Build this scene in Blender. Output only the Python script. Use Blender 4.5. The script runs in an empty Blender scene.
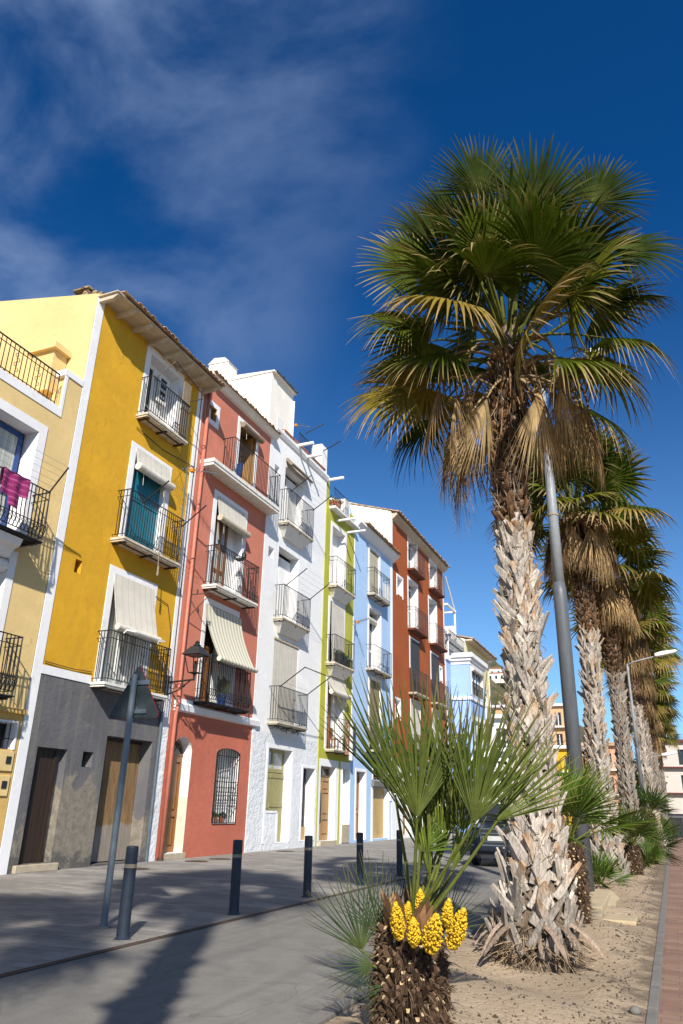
import bpy, math, random
import numpy as np
from mathutils import Vector, Matrix
PI = math.pi
C = bpy.context.scene.collection
sc = bpy.context.scene
rnd = random.Random(7)

# ------------------------------------------------------------ camera
cam_d = bpy.data.cameras.new('camera')
cam_o = bpy.data.objects.new('camera', cam_d)
C.objects.link(cam_o)
cam_d.sensor_fit = 'VERTICAL'
cam_d.sensor_height = 36.0
cam_d.lens = 25.855
cam_d.clip_start = 0.05
cam_d.clip_end = 3000
M3 = Matrix(((0.92268142, 0.12265121, 0.36553479),
             (0.38485016, -0.35060256, -0.85379634),
             (0.02343828, 0.92845814, -0.37069681)))
cam_o.matrix_world = Matrix.Translation((0, 0, 1.6)) @ M3.to_4x4()
cam_d.dof.use_dof = True
cam_d.dof.focus_distance = 9.0
cam_d.dof.aperture_fstop = 5.6
sc.camera = cam_o
RIGHT = M3.col[0].copy(); UP = M3.col[1].copy(); FWD = -M3.col[2].copy()

# ------------------------------------------------------------ sun and sky
SUN = Vector((0.52, -1.0, 0.80)).normalized()        # towards the sun
sun_d = bpy.data.lights.new('sun', 'SUN')
sun_d.energy = 4.6
sun_d.angle = math.radians(0.9)
sun_d.color = (1.0, 0.93, 0.82)
sun_o = bpy.data.objects.new('sun', sun_d)
C.objects.link(sun_o)
sun_o.rotation_euler = SUN.to_track_quat('Z', 'Y').to_euler()
sun_o.location = (10, -20, 30)
SKY_STRENGTH = 0.105
w = bpy.data.worlds.new('World'); sc.world = w
w.use_nodes = True
nt = w.node_tree; nt.nodes.clear()
def wn(t, **k):
    n = nt.nodes.new(t)
    for a, b in k.items(): setattr(n, a, b)
    return n
sky = wn('ShaderNodeTexSky', sky_type='NISHITA', sun_disc=False)
sky.sun_elevation = math.asin(SUN.z)
sky.sun_rotation = math.atan2(SUN.x, SUN.y)
sky.air_density = 1.0; sky.dust_density = 0.25; sky.ozone_density = 4.0
hsv = wn('ShaderNodeMix', data_type='RGBA', blend_type='MULTIPLY')
hsv.inputs[0].default_value = 1.0
hsv.inputs[7].default_value = (0.62, 0.86, 1.14, 1)
nt.links.new(sky.outputs[0], hsv.inputs[6])
tc = wn('ShaderNodeTexCoord')
def dotnode(vec):
    n = wn('ShaderNodeVectorMath', operation='DOT_PRODUCT')
    nt.links.new(tc.outputs['Generated'], n.inputs[0]); n.inputs[1].default_value = vec
    return n.outputs['Value']
def mr(x, a, b, c=0.0, d=1.0, smooth=True):
    n = wn('ShaderNodeMapRange'); n.interpolation_type = 'SMOOTHSTEP' if smooth else 'LINEAR'
    n.inputs[1].default_value = a; n.inputs[2].default_value = b; n.inputs[3].default_value = c; n.inputs[4].default_value = d
    nt.links.new(x, n.inputs[0]); return n.outputs[0]
def mth(op, a, b):
    n = wn('ShaderNodeMath', operation=op)
    for i, v in enumerate((a, b)):
        if isinstance(v, (int, float)): n.inputs[i].default_value = v
        else: nt.links.new(v, n.inputs[i])
    return n.outputs[0]
# thin wisps high over the houses (world direction space)
mp = wn('ShaderNodeMapping'); mp.inputs['Rotation'].default_value = (0.5, 0.35, 0.9); mp.inputs['Scale'].default_value = (1.5, 2.6, 3.2)
nt.links.new(tc.outputs['Generated'], mp.inputs[0])
n1 = wn('ShaderNodeTexNoise'); n1.inputs['Scale'].default_value = 2.0; n1.inputs['Detail'].default_value = 8; n1.inputs['Roughness'].default_value = 0.54; n1.inputs['Distortion'].default_value = 0.25
nt.links.new(mp.outputs[0], n1.inputs['Vector'])
wisp = mr(n1.outputs[0], 0.36, 0.76)
CLOUD_DIRS = [((-0.640, 0.470, 0.609), 0.90, 0.985, 0.75), ((-0.56, 0.35, 0.75), 0.93, 0.99, 0.9), ((-0.70, 0.30, 0.64), 0.90, 0.985, 1.0), ((-0.40, 0.48, 0.78), 0.95, 0.992, 0.6)]
mask = None
for vec, a, b, g in CLOUD_DIRS:
    v = Vector(vec).normalized()
    m = mth('MULTIPLY', mr(dotnode(tuple(v)), a, b), g)
    mask = m if mask is None else mth('MAXIMUM', mask, m)
sep = wn('ShaderNodeSeparateXYZ'); nt.links.new(tc.outputs['Generated'], sep.inputs[0])
low = mth('MULTIPLY', mr(sep.outputs[2], 0.16, 0.05), 0.55)
f1 = mth('MULTIPLY', mth('MULTIPLY', wisp, mask), 0.75)
f2 = mth('MULTIPLY', mr(n1.outputs[0], 0.3, 0.75), low)
fac = mth('MINIMUM', mth('ADD', f1, f2), 0.9)
# a clear sky is deepest a quarter turn and more away from the sun and bright round it
band = mth('ADD', mr(dotnode(tuple(SUN)), -0.75, 0.75, 0.0, 1.0, False), 0.0)
high = mr(sep.outputs[2], 0.10, 0.70)
dark = mth('MULTIPLY', high, mr(dotnode(tuple(SUN)), 0.75, 0.15))
gcol = wn('ShaderNodeMix', data_type='RGBA'); nt.links.new(dark, gcol.inputs[0]); gcol.inputs[6].default_value = (0.86, 0.84, 0.75, 1); gcol.inputs[7].default_value = (0.06, 0.39, 0.54, 1)
gmix = wn('ShaderNodeVectorMath', operation='MULTIPLY'); nt.links.new(hsv.outputs[2], gmix.inputs[0]); nt.links.new(gcol.outputs[2], gmix.inputs[1])
mixc = wn('ShaderNodeMix', data_type='RGBA'); mixc.clamp_factor = True
nt.links.new(fac, mixc.inputs[0]); nt.links.new(gmix.outputs[0], mixc.inputs[6])
mixc.inputs[7].default_value = (1.7, 2.35, 3.8, 1)
bg = wn('ShaderNodeBackground'); bg.inputs[1].default_value = SKY_STRENGTH
nt.links.new(mixc.outputs[2], bg.inputs[0])
wo = wn('ShaderNodeOutputWorld'); nt.links.new(bg.outputs[0], wo.inputs[0])
sc.view_settings.view_transform = 'Standard'
sc.view_settings.look = 'None'
sc.view_settings.gamma = 1.0
sc.view_settings.exposure = 0.68
try: sc.view_settings.use_curve_mapping = False
except Exception: pass
sc.cycles.max_bounces = 6
sc.cycles.transparent_max_bounces = 8

# ------------------------------------------------------------ mesh helper
class MB:
    def __init__(s): s.v = []; s.f = []; s.c = None
    def face(s, *p):
        i = len(s.v); s.v += [tuple(q) for q in p]; s.f.append(tuple(range(i, i + len(p)))); return s
    def box(s, x0, x1, y0, y1, z0, z1):
        i = len(s.v)
        s.v += [(x0,y0,z0),(x1,y0,z0),(x1,y1,z0),(x0,y1,z0),(x0,y0,z1),(x1,y0,z1),(x1,y1,z1),(x0,y1,z1)]
        for q in ((0,3,2,1),(4,5,6,7),(0,1,5,4),(1,2,6,5),(2,3,7,6),(3,0,4,7)): s.f.append(tuple(i+k for k in q))
        return s
    def tube(s, pts, r, n=6, cap=True):
        pts = [Vector(p) for p in pts]; k = len(pts)
        rs = r if isinstance(r, (list, tuple)) else [r] * k
        base = len(s.v); prev = None
        for j, p in enumerate(pts):
            d = (pts[min(j+1, k-1)] - pts[max(j-1, 0)])
            d = d.normalized() if d.length > 1e-9 else Vector((0,0,1))
            if prev is None:
                a = d.cross(Vector((0,0,1)) if abs(d.z) < 0.9 else Vector((1,0,0))).normalized()
            else:
                a = (prev - d * prev.dot(d)).normalized()
            prev = a; b = d.cross(a)
            for q in range(n):
                t = 2*PI*q/n + PI/n
                s.v.append(tuple(p + (a*math.cos(t) + b*math.sin(t)) * rs[j]))
        for j in range(k-1):
            for q in range(n):
                s.f.append((base+j*n+q, base+j*n+(q+1)%n, base+(j+1)*n+(q+1)%n, base+(j+1)*n+q))
        if cap:
            s.f.append(tuple(base+q for q in reversed(range(n)))); s.f.append(tuple(base+(k-1)*n+q for q in range(n)))
        return s
    def lathe(s, x, y, prof, n=16):
        base = len(s.v)
        for r, z in prof:
            for q in range(n): s.v.append((x + r*math.cos(2*PI*q/n), y + r*math.sin(2*PI*q/n), z))
        k = len(prof)
        for j in range(k-1):
            for q in range(n): s.f.append((base+j*n+q, base+j*n+(q+1)%n, base+(j+1)*n+(q+1)%n, base+(j+1)*n+q))
        s.f.append(tuple(base+q for q in reversed(range(n)))); s.f.append(tuple(base+(k-1)*n+q for q in range(n)))
        return s
    def prism(s, poly, axis, a, b):
        # poly: 2D points, axis: 'x' (poly is y,z), 'y' (poly is x,z), 'z' (poly is x,y)
        def P(u, v, t): return (t,u,v) if axis == 'x' else ((u,t,v) if axis == 'y' else (u,v,t))
        i = len(s.v); n = len(poly)
        s.v += [P(u, v, a) for u, v in poly] + [P(u, v, b) for u, v in poly]
        s.f.append(tuple(i+k for k in reversed(range(n)))); s.f.append(tuple(i+n+k for k in range(n)))
        for k in range(n): s.f.append((i+k, i+(k+1)%n, i+n+(k+1)%n, i+n+k))
        return s
    def build(s, name, mat, parent=None, smooth=False, recalc=True, bevel=0):
        me = bpy.data.meshes.new(name)
        o = bpy.data.objects.new(name, me); C.objects.link(o)
        off = Vector((0,0,0))
        if parent is not None:
            o.parent = parent
            r = parent
            while r.parent: r = r.parent
            off = r.location
            rz = r.rotation_euler.z
        me.from_pydata([(v[0]-off.x, v[1]-off.y, v[2]-off.z) for v in s.v], [], s.f)
        if recalc:
            import bmesh
            bm = bmesh.new(); bm.from_mesh(me); bmesh.ops.recalc_face_normals(bm, faces=bm.faces); bm.to_mesh(me); bm.free()
        if mat: me.materials.append(mat)
        if smooth:
            me.polygons.foreach_set('use_smooth', [True]*len(me.polygons))
        if bevel:
            m = o.modifiers.new('bevel', 'BEVEL'); m.width = bevel; m.segments = 2; m.limit_method = 'ANGLE'
        me.update()
        return o
def tag(o, label=None, cat=None, group=None, kind=None):
    if label: o['label'] = label
    if cat: o['category'] = cat
    if group: o['group'] = group
    if kind: o['kind'] = kind
    return o
def empty(name, loc, label=None, cat=None, group=None):
    o = bpy.data.objects.new(name, None); C.objects.link(o); o.location = loc; o.empty_display_size = 0.3
    return tag(o, label, cat, group)
def copy_tree(o, parent=None):
    c = o.copy(); C.objects.link(c)
    if parent is not None: c.parent = parent
    for ch in list(o.children): copy_tree(ch, c)
    return c

# ------------------------------------------------------------ materials
def lin(r, g, b):
    f = lambda c: (c/255/12.92) if c/255 <= 0.04045 else ((c/255+0.055)/1.055)**2.4
    return (f(r), f(g), f(b))
class NM:
    def __init__(s, name):
        s.m = bpy.data.materials.new(name); s.m.use_nodes = True
        s.t = s.m.node_tree; s.b = s.t.nodes['Principled BSDF']; s.o = s.t.nodes['Material Output']
        s.tc = s.t.nodes.new('ShaderNodeTexCoord')
    def n(s, t, **k):
        x = s.t.nodes.new(t)
        for a, b in k.items(): setattr(x, a, b)
        return x
    def l(s, a, b): s.t.links.new(a, b)
    def noise(s, scale, detail=5, rough=0.55, dist=0.0, vec=None, stretch=None):
        x = s.n('ShaderNodeTexNoise'); x.inputs['Scale'].default_value = scale; x.inputs['Detail'].default_value = detail
        x.inputs['Roughness'].default_value = rough; x.inputs['Distortion'].default_value = dist
        v = vec if vec is not None else s.tc.outputs['Object']
        if stretch:
            mp = s.n('ShaderNodeMapping'); mp.inputs['Scale'].default_value = stretch; s.l(v, mp.inputs[0]); v = mp.outputs[0]
        s.l(v, x.inputs['Vector']); return x.outputs[0]
    def ramp(s, fac, stops):
        x = s.n('ShaderNodeValToRGB'); e = x.color_ramp.elements
        while len(e) < len(stops): e.new(0.5)
        for k, (p, c) in enumerate(stops): e[k].position = p; e[k].color = (*c, 1) if len(c) == 3 else c
        s.l(fac, x.inputs[0]); return x.outputs[0]
    def mix(s, fac, a, b, mode='MIX'):
        x = s.n('ShaderNodeMix', data_type='RGBA', blend_type=mode); x.clamp_factor = True
        for i, v in ((0, fac), (6, a), (7, b)):
            if isinstance(v, (int, float)): x.inputs[i].default_value = v
            elif isinstance(v, tuple): x.inputs[i].default_value = (*v, 1)
            else: s.l(v, x.inputs[i])
        return x.outputs[2]
    def mr(s, x, a, b, c=0.0, d=1.0):
        n = s.n('ShaderNodeMapRange'); n.inputs[1].default_value = a; n.inputs[2].default_value = b; n.inputs[3].default_value = c; n.inputs[4].default_value = d
        s.l(x, n.inputs[0]); return n.outputs[0]
    def math(s, op, a, b=0.0):
        n = s.n('ShaderNodeMath', operation=op)
        for i, v in enumerate((a, b)):
            if isinstance(v, (int, float)): n.inputs[i].default_value = v
            else: s.l(v, n.inputs[i])
        return n.outputs[0]
    def z(s):
        n = s.n('ShaderNodeSeparateXYZ'); s.l(s.tc.outputs['Object'], n.inputs[0]); return n.outputs
    def col(s, c):
        if isinstance(c, tuple): s.b.inputs['Base Color'].default_value = (*c, 1)
        else: s.l(c, s.b.inputs['Base Color'])
        return s
    def rough(s, r):
        s.b.inputs['Roughness'].default_value = r; return s
    def bump(s, h, strength=0.3, dist=0.01):
        x = s.n('ShaderNodeBump'); x.inputs['Strength'].default_value = strength; x.inputs['Distance'].default_value = dist
        s.l(h, x.inputs['Height']); s.l(x.outputs[0], s.b.inputs['Normal']); return s
def mul(c, k): return tuple(min(1, v*k) for v in c)
def stucco(name, c, var=0.14, bump=0.35, bscale=26, stain=0.25, staincol=(0.35, 0.33, 0.30), bdist=0.02):
    m = NM(name)
    big = m.noise(0.55, 6, 0.6, 0.3)
    base = m.mix(m.mr(big, 0.3, 0.7), mul(c, 1-var), mul(c, 1+var*0.7))
    med = m.noise(4.5, 6, 0.65)
    base = m.mix(m.math('MULTIPLY', m.mr(med, 0.45, 0.75), 0.35), base, mul(c, 0.80))
    st = m.noise(1.3, 8, 0.68, 0.6, stretch=(1, 1.6, 0.22))
    base = m.mix(m.math('MULTIPLY', m.mr(st, 0.55, 0.80), stain), base, staincol)
    dv = m.n('ShaderNodeVectorMath', operation='ADD'); m.l(m.tc.outputs['Object'], dv.inputs[0]); nz = m.n('ShaderNodeTexNoise'); nz.inputs['Scale'].default_value = 2.5; nz.inputs['Detail'].default_value = 5; m.l(m.tc.outputs['Object'], nz.inputs['Vector']); m.l(nz.outputs['Color'], dv.inputs[1])
    vo = m.n('ShaderNodeTexVoronoi'); vo.feature = 'DISTANCE_TO_EDGE'; vo.inputs['Scale'].default_value = 0.55; m.l(dv.outputs[0], vo.inputs['Vector'])
    crack = m.math('MULTIPLY', m.mr(vo.outputs[0], 0.0, 0.007, 0.55, 0.0), m.mr(m.noise(0.8, 3, 0.5), 0.5, 0.62))
    base = m.mix(crack, base, mul(c, 0.42))
    patch = m.mr(m.noise(0.9, 3, 0.45, 0.8), 0.62, 0.64)
    base = m.mix(m.math('MULTIPLY', patch, 0.22), base, mul(c, 1.22))
    m.col(base).rough(0.88)
    b1 = m.noise(bscale, 4, 0.6); b2 = m.noise(5, 3, 0.5)
    m.bump(m.math('ADD', b1, m.math('MULTIPLY', b2, 1.4)), bump, bdist)
    return m.m
def plain(name, c, rough=0.6, var=0.12, scale=6, metallic=0.0, bump=0.0, stretch=None, bscale=40):
    m = NM(name)
    n = m.noise(scale, 5, 0.6, stretch=stretch)
    m.col(m.mix(m.mr(n, 0.3, 0.7), mul(c, 1-var), mul(c, 1+var))).rough(rough)
    m.b.inputs['Metallic'].default_value = metallic
    if bump: m.bump(m.noise(bscale, 4, 0.6, stretch=stretch), bump, 0.01)
    return m.m
def wood(name, c, rough=0.55, dark=0.5, axis='z'):
    m = NM(name)
    st = (14, 14, 0.8) if axis == 'z' else (14, 0.8, 14)
    n = m.noise(2.2, 7, 0.65, 0.8, stretch=st)
    big = m.noise(1.1, 4, 0.6)
    col = m.mix(m.mr(n, 0.35, 0.68), mul(c, dark), mul(c, 1.15))
    col = m.mix(m.math('MULTIPLY', m.mr(big, 0.45, 0.7), 0.5), col, mul(c, 0.65))
    m.col(col).rough(rough).bump(n, 0.25, 0.01)
    return m.m
def vcol(name, rough=0.6, noise=0.25, scale=9, translucent=0.0, bump=0.0, bscale=20, spec=0.35, stretch=None):
    m = NM(name)
    a = m.n('ShaderNodeAttribute'); a.attribute_name = 'Col'
    n = m.noise(scale, 5, 0.65, stretch=stretch)
    col = m.mix(1.0, a.outputs['Color'], m.mix(m.mr(n, 0.3, 0.7), (1-noise,)*3, (1+noise,)*3), 'MULTIPLY')
    m.col(col).rough(rough)
    m.b.inputs['Specular IOR Level'].default_value = spec
    if bump: m.bump(m.noise(bscale, 4, 0.6), bump, 0.01)
    if translucent:
        t = m.n('ShaderNodeBsdfTranslucent'); m.l(m.mix(1.0, col, (1.5, 1.6, 0.7), 'MULTIPLY'), t.inputs[0])
        mx = m.n('ShaderNodeMixShader'); mx.inputs[0].default_value = translucent
        m.l(m.b.outputs[0], mx.inputs[1]); m.l(t.outputs[0], mx.inputs[2]); m.l(mx.outputs[0], m.o.inputs[0])
    return m.m
MT = {}
MT['cream'] = stucco('cream_stucco', (0.72, 0.53, 0.235), bump=0.25, stain=.18, staincol=(0.5, 0.36, 0.16))
MT['cream_side'] = stucco('pale_cream_stucco', (0.68, 0.50, 0.225), bump=0.25, stain=.15, staincol=(0.5, 0.36, 0.16))
MT['cream_low'] = stucco('ochre_stucco', (0.62, 0.40, 0.12), bump=0.25)
MT['yellow'] = stucco('yellow_stucco', (0.62, 0.335, 0.012), bump=0.3, stain=0.45, staincol=(0.44, 0.21, 0.02))
MT['pink'] = stucco('coral_stucco', (0.54, 0.185, 0.12), bump=0.2, stain=0.28, staincol=(0.36, 0.12, 0.09))
MT['pink_low'] = stucco('coral_rough_stucco', (0.48, 0.135, 0.082), bump=0.6, bscale=24, stain=0.05)
MT['pink_pipe'] = plain('coral_pipe_paint', (0.46, 0.145, 0.095), 0.6)
MT['white'] = stucco('white_stucco', (0.78, 0.785, 0.79), 0.05, 0.2, stain=0.14, staincol=(0.5, 0.5, 0.48))
MT['white_rough'] = stucco('white_rough_stucco', (0.70, 0.72, 0.745), 0.10, 0.9, bscale=13, stain=0.22, staincol=(0.45, 0.50, 0.58), bdist=0.03)
MT['trim'] = stucco('white_trim', (0.78, 0.78, 0.80), 0.05, 0.15, stain=0.15, staincol=(0.5, 0.47, 0.42))
MT['warmwhite'] = stucco('warm_white_stucco', (0.80, 0.77, 0.70), 0.05, 0.2, stain=0.18, staincol=(0.55, 0.48, 0.36))
MT['green'] = stucco('lime_stucco', (0.41, 0.41, 0.05), bump=0.25, stain=0.1)
MT['blue'] = stucco('sky_blue_stucco', (0.38, 0.55, 0.79), 0.08, 0.2, stain=0.06)
MT['rust'] = stucco('rust_red_stucco', (0.33, 0.074, 0.013), bump=0.25, stain=0.1, staincol=(0.4, 0.14, 0.07))
MT['bayblue'] = stucco('periwinkle_stucco', (0.29, 0.43, 0.77), 0.06, 0.2, stain=0.04)
MT['paleyellow'] = stucco('pale_yellow_stucco', (0.74, 0.62, 0.32), 0.06, 0.2)
MT['black'] = plain('black_iron', (0.010, 0.010, 0.011), 0.6)
MT['iron_brown'] = plain('rusty_iron', (0.05, 0.03, 0.025), 0.6)
MT['slab'] = plain('balcony_concrete', (0.52, 0.46, 0.36), 0.85, 0.3, 5, bump=0.2)
MT['slabw'] = plain('white_balcony_concrete', (0.70, 0.68, 0.62), 0.85, 0.15, 5)
MT['brick'] = plain('dark_balcony_brick', (0.20, 0.07, 0.035), 0.9, 0.3, 8)
MT['white_paint'] = plain('white_paint', (0.74, 0.74, 0.72), 0.45, 0.06)
MT['teal'] = wood('teal_shutter_paint', (0.012, 0.17, 0.24), 0.5, 0.75)
MT['bluepaint'] = plain('blue_paint', (0.008, 0.05, 0.20), 0.5)
MT['olive'] = wood('olive_door_paint', (0.30, 0.27, 0.11), 0.55, 0.8)
MT['wood_dark'] = wood('dark_brown_wood', (0.034, 0.017, 0.010), 0.6, 0.5)
MT['wood_warm'] = wood('varnished_wood', (0.28, 0.105, 0.022), 0.35, 0.6)
MT['wood_light'] = wood('honey_wood', (0.38, 0.21, 0.07), 0.5, 0.7)
MT['wood_tan'] = wood('tan_door_paint', (0.45, 0.30, 0.10), 0.5, 0.85)
MT['eave_wood'] = wood('weathered_eave_wood', (0.55, 0.47, 0.35), 0.8, 0.75, 'y')
MT['cloth_white'] = plain('white_cloth', (0.78, 0.78, 0.78), 0.9, 0.08)
MT['concrete'] = plain('concrete', (0.15, 0.142, 0.13), 0.9, 0.22, 3, bump=0.3)
MT['step'] = plain('stone_step', (0.40, 0.34, 0.25), 0.9, 0.2, 5, bump=0.3)
MT['terracotta'] = plain('terracotta', (0.36, 0.13, 0.06), 0.8, 0.15)
MT['plastic_black'] = plain('black_plastic', (0.02, 0.022, 0.026), 0.45)
MT['galv'] = plain('galvanised_steel', (0.13, 0.16, 0.19), 0.45, 0.2, 12, 0.4, stretch=(1, 1, .3))
MT['bollard'] = plain('navy_bollard_paint', (0.014, 0.024, 0.042), 0.6, 0.3, 9, bump=0.1)
MT['straw'] = plain('pale_band', (0.25, 0.21, 0.15), 0.7)
m = NM('window_glass'); m.col((0.025, 0.03, 0.035)).rough(0.06); MT['glass'] = m.m
m = NM('curtained_glass'); n = m.noise(2.0, 3, stretch=(1, 9, .2)); m.col(m.mix(m.mr(n, .4, .65), (0.30, 0.32, 0.30), (0.55, 0.56, 0.52))).rough(0.12); MT['curtain_glass'] = m.m
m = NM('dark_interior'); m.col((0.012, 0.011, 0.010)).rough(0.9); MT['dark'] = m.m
def tile_mat():
    m = NM('old_clay_tile'); n = m.noise(3.2, 6, 0.7); n2 = m.noise(14, 5, 0.7)
    c = m.ramp(n, [(0.30, (0.16, 0.085, 0.045)), (0.48, (0.40, 0.24, 0.13)), (0.62, (0.50, 0.38, 0.25)), (0.75, (0.22, 0.17, 0.11))])
    m.col(m.mix(m.math('MULTIPLY', m.mr(n2, .5, .7), .5), c, (0.10, 0.085, 0.06))).rough(0.9).bump(n2, .4, .02); return m.m
MT['tile'] = tile_mat()
MT['redtile'] = plain('red_clay_cap', (0.34, 0.10, 0.045), 0.8, 0.25, 6)
def blind_mat(name, c, freq=26.0):
    m = NM(name); wv = m.n('ShaderNodeTexWave'); wv.wave_type = 'BANDS'; wv.bands_direction = 'Z'
    wv.inputs['Scale'].default_value = freq; wv.inputs['Distortion'].default_value = 0.15; m.l(m.tc.outputs['Object'], wv.inputs[0])
    wv2 = m.n('ShaderNodeTexWave'); wv2.wave_type = 'BANDS'; wv2.bands_direction = 'Y'; wv2.inputs['Scale'].default_value = 1.15; m.l(m.tc.outputs['Object'], wv2.inputs[0])
    n = m.noise(2.5, 5, .6)
    col = m.mix(m.math('MULTIPLY', m.mr(wv.outputs[1], .0, .25, 1, 0), .35), m.mix(m.mr(n, .3, .7), mul(c, .9), mul(c, 1.08)), mul(c, 0.45))
    col = m.mix(m.math('MULTIPLY', m.mr(wv2.outputs[1], .0, .04, 1, 0), .45), col, mul(c, 0.4))
    m.col(col).rough(0.7).bump(wv.outputs[1], 0.35, 0.01); return m.m
MT['blind'] = blind_mat('ivory_slat_blind', (0.66, 0.62, 0.54))
MT['blind_tan'] = blind_mat('tan_slat_blind', (0.50, 0.44, 0.33))
MT['blind_dark'] = blind_mat('charcoal_slat_blind', (0.045, 0.046, 0.052))
MT['blind_mat'] = blind_mat('brown_reed_blind', (0.26, 0.20, 0.13))
m = NM('striped_awning'); wv = m.n('ShaderNodeTexWave'); wv.bands_direction = 'Y'; wv.inputs['Scale'].default_value = 1.45; m.l(m.tc.outputs['Object'], wv.inputs[0])
wv2 = m.n('ShaderNodeTexWave'); wv2.bands_direction = 'Y'; wv2.inputs['Scale'].default_value = 4.35; m.l(m.tc.outputs['Object'], wv2.inputs[0])
m.col(m.mix(m.mr(wv.outputs[1], .62, .72), m.mix(m.mr(wv2.outputs[1], .75, .85), (0.66, 0.62, 0.50), (0.50, 0.47, 0.37)), (0.36, 0.36, 0.29))).rough(0.9); MT['awning'] = m.m
def grey_wall():
    m = NM('grey_worn_render'); xyz = m.z()
    big = m.noise(0.9, 7, 0.62, 0.5); med = m.noise(5, 6, .7)
    grey = m.mix(m.mr(big, .3, .7), (0.085, 0.084, 0.094), (0.135, 0.132, 0.142))
    streak = m.noise(1.6, 6, .6, .3, stretch=(1, 2.2, .15))
    grey = m.mix(m.math('MULTIPLY', m.mr(streak, .5, .72), .55), grey, (0.20, 0.19, 0.16))
    bare = m.mix(m.mr(med, .35, .65), (0.15, 0.13, 0.105), (0.26, 0.23, 0.185))
    hgt = m.mr(xyz[2], 2.55, 1.0, -0.35, 0.20)            # bare render low down
    ymask = m.mr(m.math('ABSOLUTE', m.math('SUBTRACT', xyz[1], 2.1)), 0.5, 1.3, 0.18, -0.14)
    e = m.math('ADD', m.math('ADD', m.noise(1.7, 7, .62, .4), hgt), ymask)
    col = m.mix(m.mr(e, .47, .53), grey, bare)
    damp = m.math('ADD', m.mr(xyz[2], .0, .9, .22, -.15), m.noise(2.6, 6, .7, .5))
    col = m.mix(m.math('MULTIPLY', m.mr(damp, .55, .68), .75), col, (0.055, 0.055, 0.06))
    m.col(col).rough(.93)
    m.bump(m.math('ADD', m.noise(22, 6, .7), m.math('MULTIPLY', m.noise(7, 5, .65), 1.2)), .7, .02)
    return m.m
MT['grey'] = grey_wall()
def oldwood():
    m = NM('worn_bare_door'); xyz = m.z(); n = m.noise(2.2, 7, .65, .7, stretch=(9, 9, .6)); b = m.noise(1.2, 6, .6, .6)
    up = m.mix(m.mr(n, .35, .65), (0.12, 0.068, 0.028), (0.27, 0.165, 0.075)); lo = m.mix(m.mr(n, .35, .65), (0.19, 0.16, 0.13), (0.29, 0.25, 0.21))
    h = m.math('ADD', m.mr(xyz[2], .7, 1.2, 0, 1), m.math('SUBTRACT', b, .5))
    m.col(m.mix(m.mr(h, .4, .6), lo, up)).rough(.8).bump(n, .3, .01); return m.m
MT['oldwood'] = oldwood()
def rubble():
    m = NM('rubble_stone'); v = m.n('ShaderNodeTexVoronoi'); v.feature = 'DISTANCE_TO_EDGE'; v.inputs['Scale'].default_value = 4.5; m.l(m.tc.outputs['Object'], v.inputs['Vector'])
    v2 = m.n('ShaderNodeTexVoronoi'); v2.inputs['Scale'].default_value = 4.5; m.l(m.tc.outputs['Object'], v2.inputs['Vector'])
    c = m.mix(v2.outputs['Color'], (0.14, 0.09, 0.05), (0.38, 0.28, 0.17))
    m.col(m.mix(m.mr(v.outputs[0], .0, .06), (0.03, 0.02, 0.015), c)).rough(.95).bump(m.mr(v.outputs[0], 0, .15), .8, .05); return m.m
MT['rubble'] = rubble()

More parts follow.
